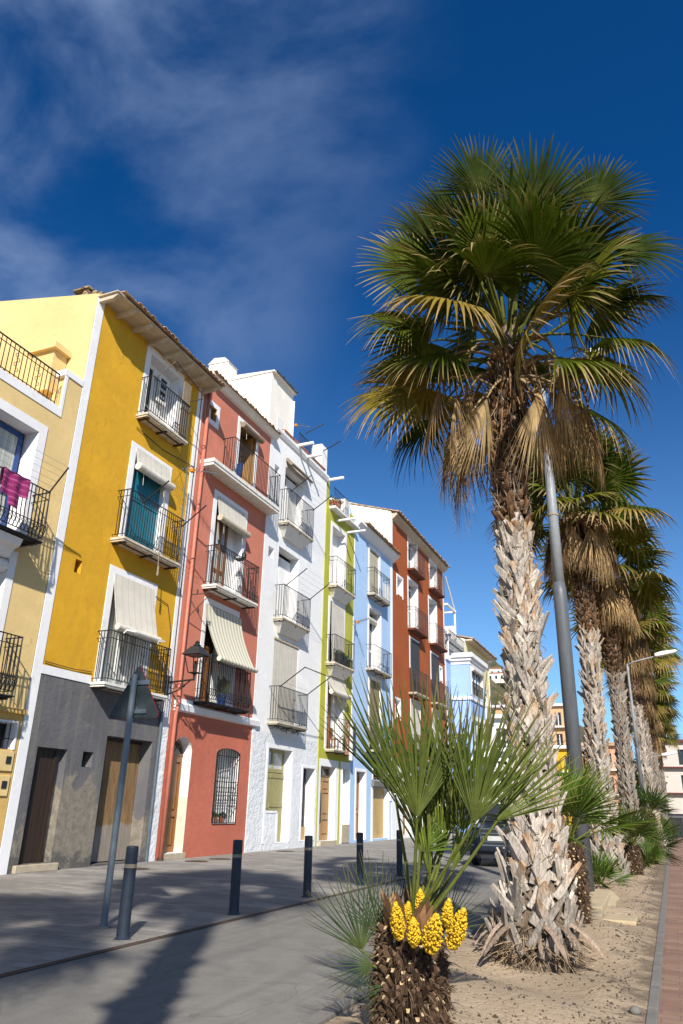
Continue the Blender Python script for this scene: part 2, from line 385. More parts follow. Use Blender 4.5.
# ------------------------------------------------------------ the setting: ground, road, pavements, bed
def sheet(name, x0, x1, y0, y1, z, mat, nx=1, ny=1, fz=None):
    b = MB()
    for i in range(nx+1):
        for j in range(ny+1):
            x = x0+(x1-x0)*i/nx; y = y0+(y1-y0)*j/ny
            b.v.append((x, y, z + (fz(x, y) if fz else 0)))
    for i in range(nx):
        for j in range(ny):
            a = i*(ny+1)+j; b.f.append((a, a+ny+1, a+ny+2, a+1))
    o = b.build(name, mat, recalc=False, smooth=bool(fz)); o['kind'] = 'structure'; return o
m = NM('sandy_ground'); n = m.noise(0.3, 6, .6); m.col(m.mix(m.mr(n, .35, .65), (0.30, 0.25, 0.17), (0.38, 0.31, 0.22))).rough(.95); MT['ground'] = m.m
def road_mat():
    m = NM('worn_concrete_asphalt'); big = m.noise(0.5, 6, .62, .4); med = m.noise(3, 6, .65); fine = m.noise(60, 4, .7)
    c = m.mix(m.mr(big, .3, .7), (0.140, 0.134, 0.123), (0.205, 0.196, 0.178))
    c = m.mix(m.math('MULTIPLY', m.mr(med, .45, .7), .5), c, (0.085, 0.083, 0.08))
    c = m.mix(m.math('MULTIPLY', m.mr(fine, .50, .68), .75), c, (0.23, 0.22, 0.20))
    v = m.n('ShaderNodeTexVoronoi'); v.inputs['Scale'].default_value = 9; m.l(m.tc.outputs['Object'], v.inputs['Vector'])
    c = m.mix(m.mr(v.outputs[0], .05, .09, .8, 0), c, (0.05, 0.048, 0.045))
    dv = m.n('ShaderNodeVectorMath', operation='ADD'); m.l(m.tc.outputs['Object'], dv.inputs[0]); nz = m.n('ShaderNodeTexNoise'); nz.inputs['Scale'].default_value = 1.6; nz.inputs['Detail'].default_value = 6; m.l(m.tc.outputs['Object'], nz.inputs['Vector']); m.l(nz.outputs['Color'], dv.inputs[1])
    vo = m.n('ShaderNodeTexVoronoi'); vo.feature = 'DISTANCE_TO_EDGE'; vo.inputs['Scale'].default_value = 0.5; m.l(dv.outputs[0], vo.inputs['Vector'])
    c = m.mix(m.math('MULTIPLY', m.mr(vo.outputs[0], 0, .008, .45, 0), m.mr(big, .42, .55)), c, (0.035, 0.033, 0.03))
    tyre = m.noise(1.2, 4, .6, .3, stretch=(3.2, .12, 1)); c = m.mix(m.math('MULTIPLY', m.mr(tyre, .5, .7), .4), c, (0.075, 0.073, 0.07))
    m.col(c).rough(.92).bump(m.math('ADD', fine, m.noise(14, 4, .6)), .45, .012); return m.m
def paver_mat(name, c1, c2, mortar, bw, bh, rot=0.0, big=0.3):
    m = NM(name); mp = m.n('ShaderNodeMapping'); mp.inputs['Rotation'].default_value = (0, 0, rot); m.l(m.tc.outputs['Object'], mp.inputs[0])
    b = m.n('ShaderNodeTexBrick'); b.inputs['Scale'].default_value = 1; b.inputs['Brick Width'].default_value = bw; b.inputs['Row Height'].default_value = bh
    b.inputs['Mortar Size'].default_value = 0.006; b.inputs['Color1'].default_value = (*c1, 1); b.inputs['Color2'].default_value = (*c2, 1); b.inputs['Mortar'].default_value = (*mortar, 1); b.inputs['Bias'].default_value = 0
    m.l(mp.outputs[0], b.inputs[0])
    n = m.noise(1.1, 6, .6, .5); n2 = m.noise(0.7, 5, .6, 1.2, stretch=(.5, 1.6, 1)); fine = m.noise(70, 4, .7)
    c = m.mix(m.math('MULTIPLY', m.mr(n, .4, .65), .5), b.outputs[0], mul(c1, .72))
    c = m.mix(m.math('MULTIPLY', m.mr(n2, .48, .62), big), c, mul(c2, 1.22))
    c = m.mix(m.math('MULTIPLY', m.mr(fine, .5, .75), .35), c, mul(c1, .6))
    m.col(c).rough(.9).bump(m.math('ADD', b.outputs[1], m.math('MULTIPLY', fine, -.4)), -.35, .01); return m.m
def soil_mat():
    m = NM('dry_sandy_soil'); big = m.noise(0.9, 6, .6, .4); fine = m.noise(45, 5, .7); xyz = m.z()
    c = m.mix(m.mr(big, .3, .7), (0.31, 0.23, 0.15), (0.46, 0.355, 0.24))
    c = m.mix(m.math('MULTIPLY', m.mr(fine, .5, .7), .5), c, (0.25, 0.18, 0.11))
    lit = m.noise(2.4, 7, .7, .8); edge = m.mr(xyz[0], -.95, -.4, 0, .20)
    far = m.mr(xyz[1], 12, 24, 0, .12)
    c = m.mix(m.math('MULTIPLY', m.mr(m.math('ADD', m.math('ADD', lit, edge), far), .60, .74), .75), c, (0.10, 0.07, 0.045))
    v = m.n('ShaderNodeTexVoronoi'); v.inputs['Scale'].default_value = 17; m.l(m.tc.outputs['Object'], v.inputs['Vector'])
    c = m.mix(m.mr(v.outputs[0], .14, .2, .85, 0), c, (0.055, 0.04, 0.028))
    m.col(c).rough(.95).bump(m.math('ADD', fine, m.math('MULTIPLY', m.noise(9, 5, .6), 2)), .7, .03); return m.m
MT['road'] = road_mat()
MT['paver'] = paver_mat('grey_pavers', (0.185, 0.177, 0.165), (0.29, 0.27, 0.245), (0.08, 0.077, 0.073), 0.42, 0.21, 0.0, 0.55)
MT['prom'] = paver_mat('red_and_tan_paving', (0.20, 0.105, 0.075), (0.27, 0.175, 0.115), (0.14, 0.10, 0.08), 0.30, 0.15, 0.0, 0.30)
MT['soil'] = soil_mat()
MT['rustdrain'] = plain('rusty_drain_channel', (0.055, 0.033, 0.022), .9, .4, 7, bump=.3)
sheet('ground', -900, 900, -300, 1500, -0.02, MT['ground'])
sheet('road', -6.20, -2.72, -40, 400, 0.0, MT['road'])
sheet('pavement', -14.4, -6.20, -40, 400, 0.002, MT['paver'])
sheet('promenade', -0.335, 9.0, -40, 400, 0.006, MT['prom'])
def soilz(x, y):
    e = min(1, max(0, min(x+2.70, -0.42-x)/0.5))
    return e*(0.05 + 0.05*math.sin(x*2.3+y*.9) + 0.04*math.sin(y*1.7-x) + .03*math.sin(y*4.1+x*3))
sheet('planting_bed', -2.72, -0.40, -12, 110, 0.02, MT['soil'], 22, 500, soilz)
b = MB(); b.box(-6.21, -6.10, -40, 200, -0.01, 0.008)
o = b.build('drain_channel', MT['rustdrain']); o['kind'] = 'structure'
b = MB()
y = -12.0
while y < 110:
    b.box(-2.84, -2.70, y, y+0.985, -0.05, 0.06); y += 1.0
o = b.build('road_kerb', MT['concrete'], bevel=0.012); o['kind'] = 'structure'
b = MB(); y = -12.0
while y < 110:
    b.box(-0.412, -0.325, y, y+0.985, -0.05, 0.035); y += 1.0
o = b.build('path_kerb', MT['concrete'], bevel=0.008); o['kind'] = 'structure'
# litter and pebbles on the bed: nobody could count these
b = MB(); r2 = random.Random(3)
for k in range(2600):
    yy = 5.5 + 24*(r2.random()**1.6); xx = -2.6 + 2.05*r2.random()
    if r2.random() < .3: xx = -0.6 - .35*r2.random()**1.5
    s = r2.uniform(.006, .020)*(1 if r2.random() < .93 else 1.8); zz = 0.02 + soilz(xx, yy)
    a = r2.random()*6.28; ca, sa = math.cos(a)*s, math.sin(a)*s
    i = len(b.v); h = s*r2.uniform(.5, 1)
    b.v += [(xx+ca, yy+sa, zz), (xx-sa*.7, yy+ca*.7, zz), (xx-ca, yy-sa, zz), (xx+sa*.7, yy-ca*.7, zz), (xx, yy, zz+h)]
    for q in ((0,1,4),(1,2,4),(2,3,4),(3,0,4)): b.f.append(tuple(i+t for t in q))
o = b.build('seed_litter', plain('dark_seed_litter', (0.06, 0.042, 0.03), .9, .4, 30), recalc=False); tag(o, 'dark seeds and grit scattered over the sandy bed', 'litter', kind='stuff')
b = MB(); b.lathe(-0.50, 7.75, [(.015, .02), (.045, .025), (.05, .05), (.032, .075), (.01, .082)], 9)
tag(b.build('stone', MT['concrete'], smooth=True), 'pale rounded stone lying beside the path kerb in the bottom corner', 'stone')

# ------------------------------------------------------------ house kit (facades stand in the plane x = XF, looking to +x)
XF = -13.9
def wall_mesh(b, x, y0, y1, z0, z1, holes=()):
    ys = sorted({y0, y1} | {h[0] for h in holes} | {h[1] for h in holes}); zs = sorted({z0, z1} | {h[2] for h in holes} | {h[3] for h in holes})
    ys = [t for t in ys if y0 <= t <= y1]; zs = [t for t in zs if z0 <= t <= z1]
    for a, c in zip(ys, ys[1:]):
        for d, e in zip(zs, zs[1:]):
            my, mz = (a+c)/2, (d+e)/2
            if any(h[0] < my < h[1] and h[2] < mz < h[3] for h in holes): continue
            b.face((x,a,d), (x,c,d), (x,c,e), (x,a,e))
def house(label, y0, y1, z1, upper, lower=None, zsplit=0, holes=(), depth=8.5, side_mat=None, x=XF, name='terraced_house'):
    t = empty(name, (x, y0, 0), label, 'house', 'terraced houses along the street')
    t['x'] = x; del t['x']
    b = MB(); wall_mesh(b, x, y0, y1, zsplit, z1, [(h[0], h[1], max(h[2], zsplit), h[3]) for h in holes if h[3] > zsplit])
    b.build('wall', upper, t, recalc=False)
    if lower:
        b = MB(); wall_mesh(b, x, y0, y1, 0, zsplit, [(h[0], h[1], h[2], min(h[3], zsplit)) for h in holes if h[2] < zsplit])
        b.build('ground_floor_wall', lower, t, recalc=False)
    b = MB(); X = x-depth
    b.face((X,y0,0),(x,y0,0),(x,y0,z1),(X,y0,z1)); b.face((x,y1,0),(X,y1,0),(X,y1,z1),(x,y1,z1)); b.face((X,y1,0),(X,y0,0),(X,y0,z1),(X,y1,z1)); b.face((X,y0,z1),(x,y0,z1),(x,y1,z1),(X,y1,z1))
    b.build('side_wall', side_mat or upper, t, recalc=False)
    return t
def opening(t, y0, y1, z0, z1, d=0.35, rev='trim', sur=None, sw=0.2, surmat='trim', back=None, x=XF, kind='window', sill=True, sb=None, top=True):
    """reveal lining plus (optional) surround band; returns the window part"""
    b = MB(); e = 0.004
    for (p, q) in (((y0+e, z0), (y0+e, z1)), ((y1-e, z1), (y1-e, z0))):
        b.face((x-d, p[0], p[1]), (x, p[0], p[1]), (x, q[0], q[1]), (x-d, q[0], q[1]))
    b.face((x-d,y0,z1-e), (x,y0,z1-e), (x,y1,z1-e), (x-d,y1,z1-e)); b.face((x-d,y0,z0+e), (x-d,y1,z0+e), (x,y1,z0+e), (x,y0,z0+e))
    p = b.build(kind, MT[rev], t, recalc=False)
    if sur:
        bb = MB(); P = 0.022; zb = z0 if sb is None else sb
        bb.box(x-.01, x+P, y0-sw, y0, zb, z1); bb.box(x-.01, x+P, y1, y1+sw, zb, z1)
        if top: bb.box(x-.01, x+P, y0-sw, y1+sw, z1, z1+sw)
        bb.build('surround', MT[surmat], p)
    if back:
        bb = MB(); bb.face((x-d,y0,z0), (x-d,y1,z0), (x-d,y1,z1), (x-d,y0,z1)); bb.build('pane' if 'glass' in back or back == 'dark' else 'panel', MT[back], p, recalc=False)
    return p
def leaf(p, x, y0, y1, z0, z1, frame, pane, cols=1, rows=(1,), fw=0.07, name='frame', t=0.05, solid_below=None):
    """glazed leaf: bars of a frame with panes 25 mm behind"""
    b = MB(); g = MB()
    b.box(x, x+t, y0, y0+fw, z0, z1); b.box(x, x+t, y1-fw, y1, z0, z1); b.box(x, x+t, y0+fw, y1-fw, z1-fw, z1); b.box(x, x+t, y0+fw, y1-fw, z0, z0+fw*1.4)
    for c in range(1, cols):
        yc = y0 + (y1-y0)*c/cols; b.box(x, x+t*.9, yc-fw*.5, yc+fw*.5, z0+fw*1.4, z1-fw)
    for r in rows:
        if r < 1:
            zc = z0 + (z1-z0)*r
            yl = [y0+fw] + [v for c in range(1, cols) for v in (y0+(y1-y0)*c/cols-fw*.5, y0+(y1-y0)*c/cols+fw*.5)] + [y1-fw]
            for k in range(0, len(yl), 2): b.box(x, x+t*.8, yl[k], yl[k+1], zc-fw*.5, zc+fw*.5)
    if solid_below: b.box(x+.004, x+t*.6, y0+fw, y1-fw, z0+fw*1.4, z0+(z1-z0)*solid_below)
    b.build(name, MT[frame], p)
    g.box(x+.008, x+.016, y0+.01, y1-.01, z0+.01, z1-.01); g.build('pane', MT[pane], p)
def plank_door(p, x, y0, y1, z0, z1, mat, planks=5, name='leaf', rails=(), t=.05, knob=None):
    b = MB(); w = (y1-y0)/planks
    for k in range(planks): b.box(x-.03, x+t, y0+k*w+.006, y0+(k+1)*w-.006, z0, z1)
    b.box(x-.04, x+t*.5, y0, y1, z0, z1)
    for zr in rails: b.box(x+t, x+t+.025, y0+.03, y1-.03, zr-.06, zr+.06)
    o = b.build(name, MT[mat], p)
    if knob:
        k = MB(); k.lathe(0, 0, [(.0, 0)], 3) if False else None
        k.tube([(x+t, knob[0], knob[1]), (x+t+.07, knob[0], knob[1])], .03, 8); k.box(x+t, x+t+.012, knob[0]-.045, knob[0]+.045, knob[1]-.1, knob[1]+.1)
        k.build('handle', MT['iron_brown'], p)
    return o
def panel_door(p, x, y0, y1, z0, z1, mat, t=.06, cols=2, rows=((.05, .38), (.44, .92)), name='leaf', fw=.09):
    b = MB(); b.box(x-.03, x, y0, y1, z0, z1); H = z1-z0; w = (y1-y0)/cols
    for c in range(cols):
        ya = y0+c*w; yb = ya+w; b.box(x, x+t, ya, ya+fw, z0, z1); b.box(x, x+t, yb-fw, yb, z0, z1)
        edges = [0] + [v for r in rows for v in r] + [1]
        for k in range(0, len(edges), 2): b.box(x, x+t, ya+fw, yb-fw, z0+edges[k]*H, z0+edges[k+1]*H)
        for r in rows: b.box(x, x+t*.6, ya+fw+.05, yb-fw-.05, z0+r[0]*H+.05, z0+r[1]*H-.05)
    return b.build(name, MT[mat], p)
def hung_blind(p, y0, y1, zt, zb, mat='blind', x0=0.03, x1=0.06, roll=0.0, rollmat=None, x=XF, rollover=.03):
    b = MB(); n = 8
    for k in range(n):
        f0, f1 = k/n, (k+1)/n; a = zt+(zb-zt)*f0; c = zt+(zb-zt)*f1; xa = x+x0+(x1-x0)*f0**1.3; xb = x+x0+(x1-x0)*f1**1.3
        b.face((xa,y0,a), (xa,y1,a), (xb,y1,c), (xb,y0,c)); b.face((xa-.012,y0,a), (xb-.012,y0,c), (xb-.012,y1,c), (xa-.012,y1,a))
        for yy in (y0, y1): b.face((xa,yy,a), (xb,yy,c), (xb-.012,yy,c), (xa-.012,yy,a))
    b.build('blind', MT[mat], p, recalc=True)
    if roll:
        b = MB(); b.tube([(x+x1+roll*.4, y0-rollover, zb), (x+x1+roll*.4, (y0+y1)/2, zb-.012), (x+x1+roll*.4, y1+rollover, zb)], roll, 14)
        b.build('blind_roll', MT[rollmat or mat], p, smooth=False)
    b = MB()
    for yy in (y0+.3, y1-.35): b.tube([(x+x1+.02, yy, zb), (x+x1+.03, yy+.02, zb-.5)], .006, 4)
    b.build('cord', MT['slabw'], p)
def balcony(t, y0, y1, z, d=.48, top=1.35, slab='slab', th=.10, iron='black', sp=.115, double=True, corbel=None, scroll=True, low=.10, x=XF, beams=3, belly=False, ry0=None, ry1=None, lattice=False, br=.0125, under='slab'):
    b = MB(); b.box(x, x+d, y0, y1, z-th*.55, z); b.box(x, x+d-.03, y0+.03, y1-.03, z-th, z-th*.55)
    o = b.build('balcony', MT[slab], t)
    if beams:
        b = MB()
        for k in range(beams): yy = y0+.15+(y1-y0-.3)*k/max(1, beams-1); b.box(x, x+d-.05, yy-.03, yy+.03, z-th-.05, z-th)
        b.box(x+d*.5, x+d*.5+.04, y0+.05, y1-.05, z-th-.035, z-th-.002)
        b.build('joists', MT['iron_brown'], o)
    if corbel:
        h = corbel; b = MB(); i = 0
        b.v += [(x,y0+.1,z-th),(x+d-.06,y0+.1,z-th),(x+d-.06,y1-.1,z-th),(x,y1-.1,z-th),(x,y0+.45,z-th-h),(x+.12,y0+.45,z-th-h),(x+.12,y1-.45,z-th-h),(x,y1-.45,z-th-h)]
        for q in ((0,3,2,1),(4,5,6,7),(0,1,5,4),(1,2,6,5),(2,3,7,6),(3,0,4,7)): b.f.append(q)
        b.build('corbel', MT['warmwhite'], o)
    a0 = y0+.04 if ry0 is None else ry0; a1 = y1-.04 if ry1 is None else ry1; xf = x+d-.035
    r = MB(); zt = z+top
    def rail(zz, rr): r.tube([(x, a0, zz), (xf, a0, zz)], rr, 4); r.tube([(xf, a0, zz), (xf, a1, zz)], rr, 4); r.tube([(xf, a1, zz), (x, a1, zz)], rr, 4)
    rail(zt, .018); rail(z+low, .013)
    zb = zt
    if double: rail(zt-.20, .012)
    if belly: rail(z+.42, .010)
    def bar(px, py):
        if belly:
            ox, oy = (px-(x+d*.5)), 0
            bx = .07 if px >= xf-.01 else 0
            r.tube([(px, py, z+low), (px+bx, py, z+low+.22), (px+bx*.5, py, z+.55), (px, py, zt)], br, 4, False)
        else: r.tube([(px, py, z+low), (px, py, zb)], br, 4, False)
    n = max(2, round((a1-a0)/sp))
    for k in range(n+1): bar(xf, a0+(a1-a0)*k/n)
    m2 = max(1, round((xf-x)/sp))
    for k in range(1, m2):
        for yy in (a0, a1): bar(x+(xf-x)*k/m2, yy)
    for yy in (a0, a1): r.tube([(xf, yy, z), (xf, yy, zt+.02)], .017, 5)
    def ring(cy, cz, R, xx=xf):
        r.tube([(xx+.004, cy+R*math.cos(q*PI/4), cz+R*math.sin(q*PI/4)) for q in range(9)], .008, 4, False)
    if double and lattice:
        for k in range(n): ring(a0+(a1-a0)*(k+.5)/n, zt-.10, .05)
    if belly:
        for k in range(n):
            ring(a0+(a1-a0)*(k+.5)/n, z+.24, .055, xf+.06); ring(a0+(a1-a0)*(k+.5)/n, z+.36, .045, xf+.05)
    elif scroll:
        c = a0+(a1-a0)*(n//2+.5)/n
        for k, zz in enumerate((.3, .45, .62, .78, .95)): ring(c+(-.03 if k % 2 else .03), z+zz, .06)
    r.build('railing', MT[iron], o)
    return o
def clothes_rack(o, y0, y1, z, d, out=.85, up=.75, x=XF, front=False, lines=5):
    b = MB(); xf = x+d-.03
    for yy in (y0, y1): b = MB(); b.tube([(xf-.05, yy, z), (xf+out, yy, z+up)], .022, 5); b.build('rack_arm', MT['black'], o)
    if front: b = MB(); b.tube([(xf+out, y0, z+up), (xf+out, y1, z+up)], .02, 5); b.build('rack_bar', MT['black'], o)
    b = MB()
    for k in range(lines):
        f = .2+.8*k/(lines-1); b.tube([(xf+out*f, y0, z+up*f), (xf+out*f, (y0+y1)/2, z+up*f-.03), (xf+out*f, y1, z+up*f)], .0045, 3, False)
    b.build('clothes_line', MT['galv'], o)
def tiles_row(b, x_out, x_in, z_out, z_in, y0, y1, r=.10, sp=.21, thick=True):
    n = max(1, round((y1-y0)/sp)); rr = random.Random(int(y0*10))
    for k in range(n):
        yc = y0+(k+.5)*(y1-y0)/n; jit = rr.uniform(-.05, .05); jz = rr.uniform(-.012, .012); w = r*rr.uniform(.92, 1.08)
        L = max(1, int(abs(x_in-x_out)/.42)); 
        for s in range(L):
            f0, f1 = s/L, (s+1)/L+.03
            xa = x_out+jit+(x_in-x_out)*f0; xb = x_out+jit+(x_in-x_out)*f1; za = z_out+(z_in-z_out)*f0+.03+jz; zb = z_out+(z_in-z_out)*f1+jz
            i = len(b.v); q = 6
            for (xx, zz, ww) in ((xa, za, w), (xb, zb, w*.85)):
                for a in range(q+1):
                    th = PI*a/q; b.v.append((xx, yc-ww*math.cos(th), zz+ww*.8*math.sin(th)))
                for a in range(q+1):
                    th = PI*a/q; b.v.append((xx, yc-(ww-.022)*math.cos(th), zz+(ww*.8-.022)*math.sin(th)))
            for a in range(q): b.f.append((i+a, i+a+1, i+2*(q+1)+a+1, i+2*(q+1)+a)); b.f.append((i+q+1+a, i+q+1+a+1, i+a+1, i+a))
        # channel tile between
    i = len(b.v)
    b.v += [(x_out+.05, y0, z_out-.01), (x_out+.05, y1, z_out-.01), (x_in, y1, z_in-.01), (x_in, y0, z_in-.01)]; b.f.append((i, i+1, i+2, i+3))
def strip(t, y0, y1, z0, z1, mat='trim', p=.015, name='corner_strip', x=XF):
    b = MB(); b.box(x-.01, x+p, y0, y1, z0, z1); return b.build(name, MT[mat], t)

# ============================================================ HOUSE: cream
h0 = [(10.5, 12.48, 7.4, 10.37), (10.5, 12.35, 3.85, 6.9), (12.75, 13.5, 2.62, 3.2), (7.0, 9.0, 7.4, 10.37), (7.0, 9.0, 3.85, 6.9), (6.6, 7.9, 0.1, 2.6), (9.6, 10.8, 0.1, 2.6)]
t = house('cream house at the left edge with blue French windows and a roof terrace', 3.0, 13.655, 11.35, MT['cream'], MT['cream_low'], 3.5, h0)
b = MB(); b.box(XF-.35, XF, 13.10, 13.655, 11.35, 12.40); b.box(XF-8.4, XF-.35, 13.40, 13.655, 11.35, 12.2); b.build('terrace_parapet', MT['cream'], t)
b = MB(); b.box(XF-.3, XF+.02, 3.0, 13.10, 11.12, 11.37); b.box(XF-.01, XF+.02, 13.00, 13.10, 11.37, 12.40); b.box(XF-.37, XF+.03, 12.98, 13.66, 12.40, 12.58); b.build('white_coping', MT['trim'], t)
b = MB(); b.box(XF-1.55, XF-.75, 13.15, 13.652, 12.2, 13.5); b.build('terrace_wall', MT['cream_side'], t)
b = MB(); b.box(XF-1.7, XF-.62, 13.02, 13.656, 13.5, 13.68); b.build('terrace_wall_cap', MT['cream'], t)
b = MB(); wall_mesh(b, XF-3.6, 3.0, 13.1, 11.36, 14.2, [(11.2, 12.3, 11.4, 13.6)]); b.face((XF-8, 3, 14.2), (XF-3.6, 3, 14.2), (XF-3.6, 13.1, 14.2), (XF-8, 13.1, 14.2)); b.build('terrace_room', MT['cream_side'], t, recalc=False)
p = opening(t, 11.2, 12.3, 11.4, 13.6, .15, 'bluepaint', x=XF-3.6, kind='terrace_door'); leaf(p, XF-3.74, 11.2, 12.3, 11.4, 13.6, 'bluepaint', 'glass', 2, (.4,), .1)
b = MB(); b.box(XF-3.6, XF-2.9, 3, 13.1, 13.9, 14.2); b.build('terrace_canopy', MT['tile'], t)
r = MB(); a0, a1 = 4.0, 12.86; xx = XF-.06
for z, rr in ((12.33, .022), (12.18, .012), (11.47, .014)): r.tube([(xx, a0, z), (xx, a1, z)], rr, 4)
n = 62
for k in range(n+1):
    y = a0+(a1-a0)*k/n; r.tube([(xx, y, 11.37), (xx, y, 12.33)], .012, 4, False)
    if k % 5 == 2 and k < n:
        for zz, s in ((11.65, 1), (11.78, -1), (11.93, 1), (12.05, -1)): r.tube([(xx+.004, y+.03*s+.045*math.cos(q*PI/4), zz+.055*math.sin(q*PI/4)) for q in range(9)], .008, 4, False)
r.build('terrace_railing', MT['black'], t)
for (a, c, d, e, kind) in ((10.5, 12.48, 7.4, 10.37, 'window'), (7.0, 9.0, 7.4, 10.37, 'window')):
    p = opening(t, a, c, d, e, .46, 'trim', True, .26); leaf(p, XF-.45, a, (a+c)/2, d, e-.05, 'bluepaint', 'curtain_glass', 1, (.42,), .13); leaf(p, XF-.45, (a+c)/2, c-.08, d, e-.05, 'bluepaint', 'curtain_glass', 1, (.42,), .13)
for (a, c) in ((10.5, 12.35), (7.0, 9.0)):
    p = opening(t, a, c, 3.85, 6.9, .46, 'trim', True, .22); leaf(p, XF-.45, a, c, 3.85, 6.5, 'white_paint', 'glass', 2, (.5,), .1); b = MB(); b.tube([(XF-.12, a+.02, 6.72), (XF-.12, c-.02, 6.72)], .17, 14); b.build('shutter_roll', MT['white_paint'], p)
for (a, c) in ((10.05, 12.70), (6.6, 9.4)):
    o = balcony(t, a, c, 7.36, .62, 1.30, 'black', .05, belly=True, double=True, beams=2)
    b = MB(); prof = [(XF, 6.86), (XF+.16, 6.88), (XF+.26, 7.05), (XF+.44, 7.12), (XF+.50, 7.28), (XF, 7.28)]; b.prism(prof, 'y', a+.15, c-.5); b.build('moulded_corbel', MT['trim'], o)
    balcony(t, a, c+.05, 3.72, .55, 1.32, 'black', .05, belly=True, double=True, beams=2)
    if a > 10: clothes_rack(o, a+.1, c-.03, 8.66, .62, .45, .62)
strip(t, 3.0, 13.655, 3.42, 3.53, 'cream_low', .10, 'string_course')
p = opening(t, 12.75, 13.5, 2.62, 3.2, .3, 'trim', True, .05); b = MB(); b.face((XF-.3,12.75,2.62),(XF-.3,13.5,2.62),(XF-.3,13.5,3.2),(XF-.3,12.75,3.2)); b.build('pane', MT['dark'], p)
b = MB()
for y in (12.9, 13.05, 13.2, 13.35): b.tube([(XF-.02, y, 2.62), (XF-.02, y, 3.2)], .012, 4)
b.tube([(XF-.02, 12.75, 2.85), (XF-.02, 13.5, 2.85)], .012, 4); b.build('bars', MT['black'], p)
for z0 in (2.15, 1.62):
    b = MB(); b.box(XF, XF+.035, 12.72, 13.56, z0, z0+.44); o = b.build('meter_box', MT['cream'], t, bevel=.01)
    b = MB(); b.box(XF+.035, XF+.05, 13.34, 13.48, z0+.16, z0+.32); b.build('reader_window', MT['plastic_black'], o)
for (a, c) in ((6.6, 7.9), (9.6, 10.8)):
    p = opening(t, a, c, .1, 2.6, .3, 'trim', kind='door'); panel_door(p, XF-.28, a, c, .1, 2.6, 'wood_warm')
b = MB(); tw = 14
for k in range(tw):
    y0, y1 = 11.15+.80*k/tw, 11.15+.80*(k+1)/tw; f = lambda y: .018*math.sin(y*17)
    xa = XF+.62; zb = 8.08 + (.0 if k < 5 else -.22 if 5 <= k < 10 else .10)
    for z0, z1 in ((8.68, 8.36), (8.36, zb)):
        b.face((xa+f(y0), y0, z0), (xa+f(y1), y1, z0), (xa+f(y1)*1.5+.01, y1, z1), (xa+f(y0)*1.5+.01, y0, z1))
    b.face((xa+f(y0), y0, 8.68), (xa-.07, y0, 8.69), (xa-.07, y1, 8.69), (xa+f(y1), y1, 8.68)); b.face((xa-.07, y0, 8.69), (xa-.075, y0, 8.3), (xa-.075, y1, 8.3), (xa-.07, y1, 8.69))
m = NM('magenta_striped_towel'); wv = m.n('ShaderNodeTexWave'); wv.bands_direction = 'Z'; wv.inputs['Scale'].default_value = 2.2; m.l(m.tc.outputs['Object'], wv.inputs[0]); m.col(m.mix(m.mr(wv.outputs[1], .7, .9), (0.22, 0.012, 0.10), (0.36, 0.07, 0.20))).rough(.95)
o = b.build('towel', m.m, recalc=False); so = o.modifiers.new('thick', 'SOLIDIFY'); so.thickness = .012; tag(o, 'magenta towel draped over the black balcony railing of the cream house', 'towel')

# ============================================================ HOUSE: yellow over grey
Y0, Y1 = 13.67, 19.44
h1 = [(16.34, 17.95, 12.77, 15.18), (16.26, 17.88, 8.57, 11.6), (16.1, 17.86, 4.5, 7.58), (14.5, 14.76, 7.2, 7.57),
      (14.27, 15.30, 0.17, 2.75), (15.87, 16.27, 2.37, 2.75), (16.72, 18.76, 0.03, 3.22)]
t = house('mustard yellow house over a worn dark grey ground floor', Y0, Y1, 15.5, MT['yellow'], MT['grey'], 4.45, h1, side_mat=MT['cream_side'])
b = MB(); b.prism([(XF-8.5, 15.5), (XF-8.5, 15.9), (XF-5.0, 16.66), (XF+.02, 15.62), (XF+.02, 15.5)], 'y', Y0, Y0+.2); b.build('gable_wall', MT['cream_side'], t)
strip(t, Y0, 13.96, 0, 15.5, 'trim', .018); strip(t, 19.12, 19.44, 4.0, 15.5, 'trim', .018); strip(t, 19.06, 19.44, 0, 4.0, 'white_rough', .02)
strip(t, 13.96, 15.75, 4.45, 4.66, 'trim', .02, 'string_course'); strip(t, 18.55, 19.12, 4.45, 4.60, 'trim', .02, 'string_course')
p = opening(t, 16.34, 17.95, 12.77, 15.18, .34, 'trim', True, .24); leaf(p, XF-.33, 16.34, 16.95, 12.77, 15.0, 'white_paint', 'glass', 1, (.35,), .06)
plank_door(p, XF-.33, 16.95, 17.5, 12.77, 14.6, 'white_paint', 4); leaf(p, XF-.2, 17.1, 17.6, 13.9, 14.9, 'white_paint', 'glass', 1, (.25, .5, .75), .08, 'casement')
b = MB(); b.face((XF-.336,16.34,12.77),(XF-.336,17.95,12.77),(XF-.336,17.95,15.18),(XF-.336,16.34,15.18)); b.build('panel', MT['white_paint'], p, recalc=False)
p = opening(t, 16.26, 17.88, 8.57, 11.6, .26, 'trim', True, .24); plank_door(p, XF-.22, 16.26, 17.06, 8.6, 11.5, 'teal', 5, 'shutter', (9.0, 10.2, 11.2)); plank_door(p, XF-.22, 17.07, 17.88, 8.6, 11.5, 'teal', 5, 'shutter', (9.0, 10.2, 11.2))
b = MB(); b.face((XF-.26,16.26,8.57),(XF-.26,17.88,8.57),(XF-.26,17.88,11.6),(XF-.26,16.26,11.6)); b.build('panel', MT['dark'], p, recalc=False)
hung_blind(p, 16.24, 17.95, 11.72, 11.05, 'blind', .04, .16, .125)
p = opening(t, 16.1, 17.86, 4.5, 7.58, .3, 'trim', True, .24); leaf(p, XF-.28, 16.1, 17.86, 4.5, 7.5, 'white_paint', 'curtain_glass', 4, (1,), .1)
hung_blind(p, 16.07, 17.96, 7.62, 6.05, 'blind', .03, .36, .09)
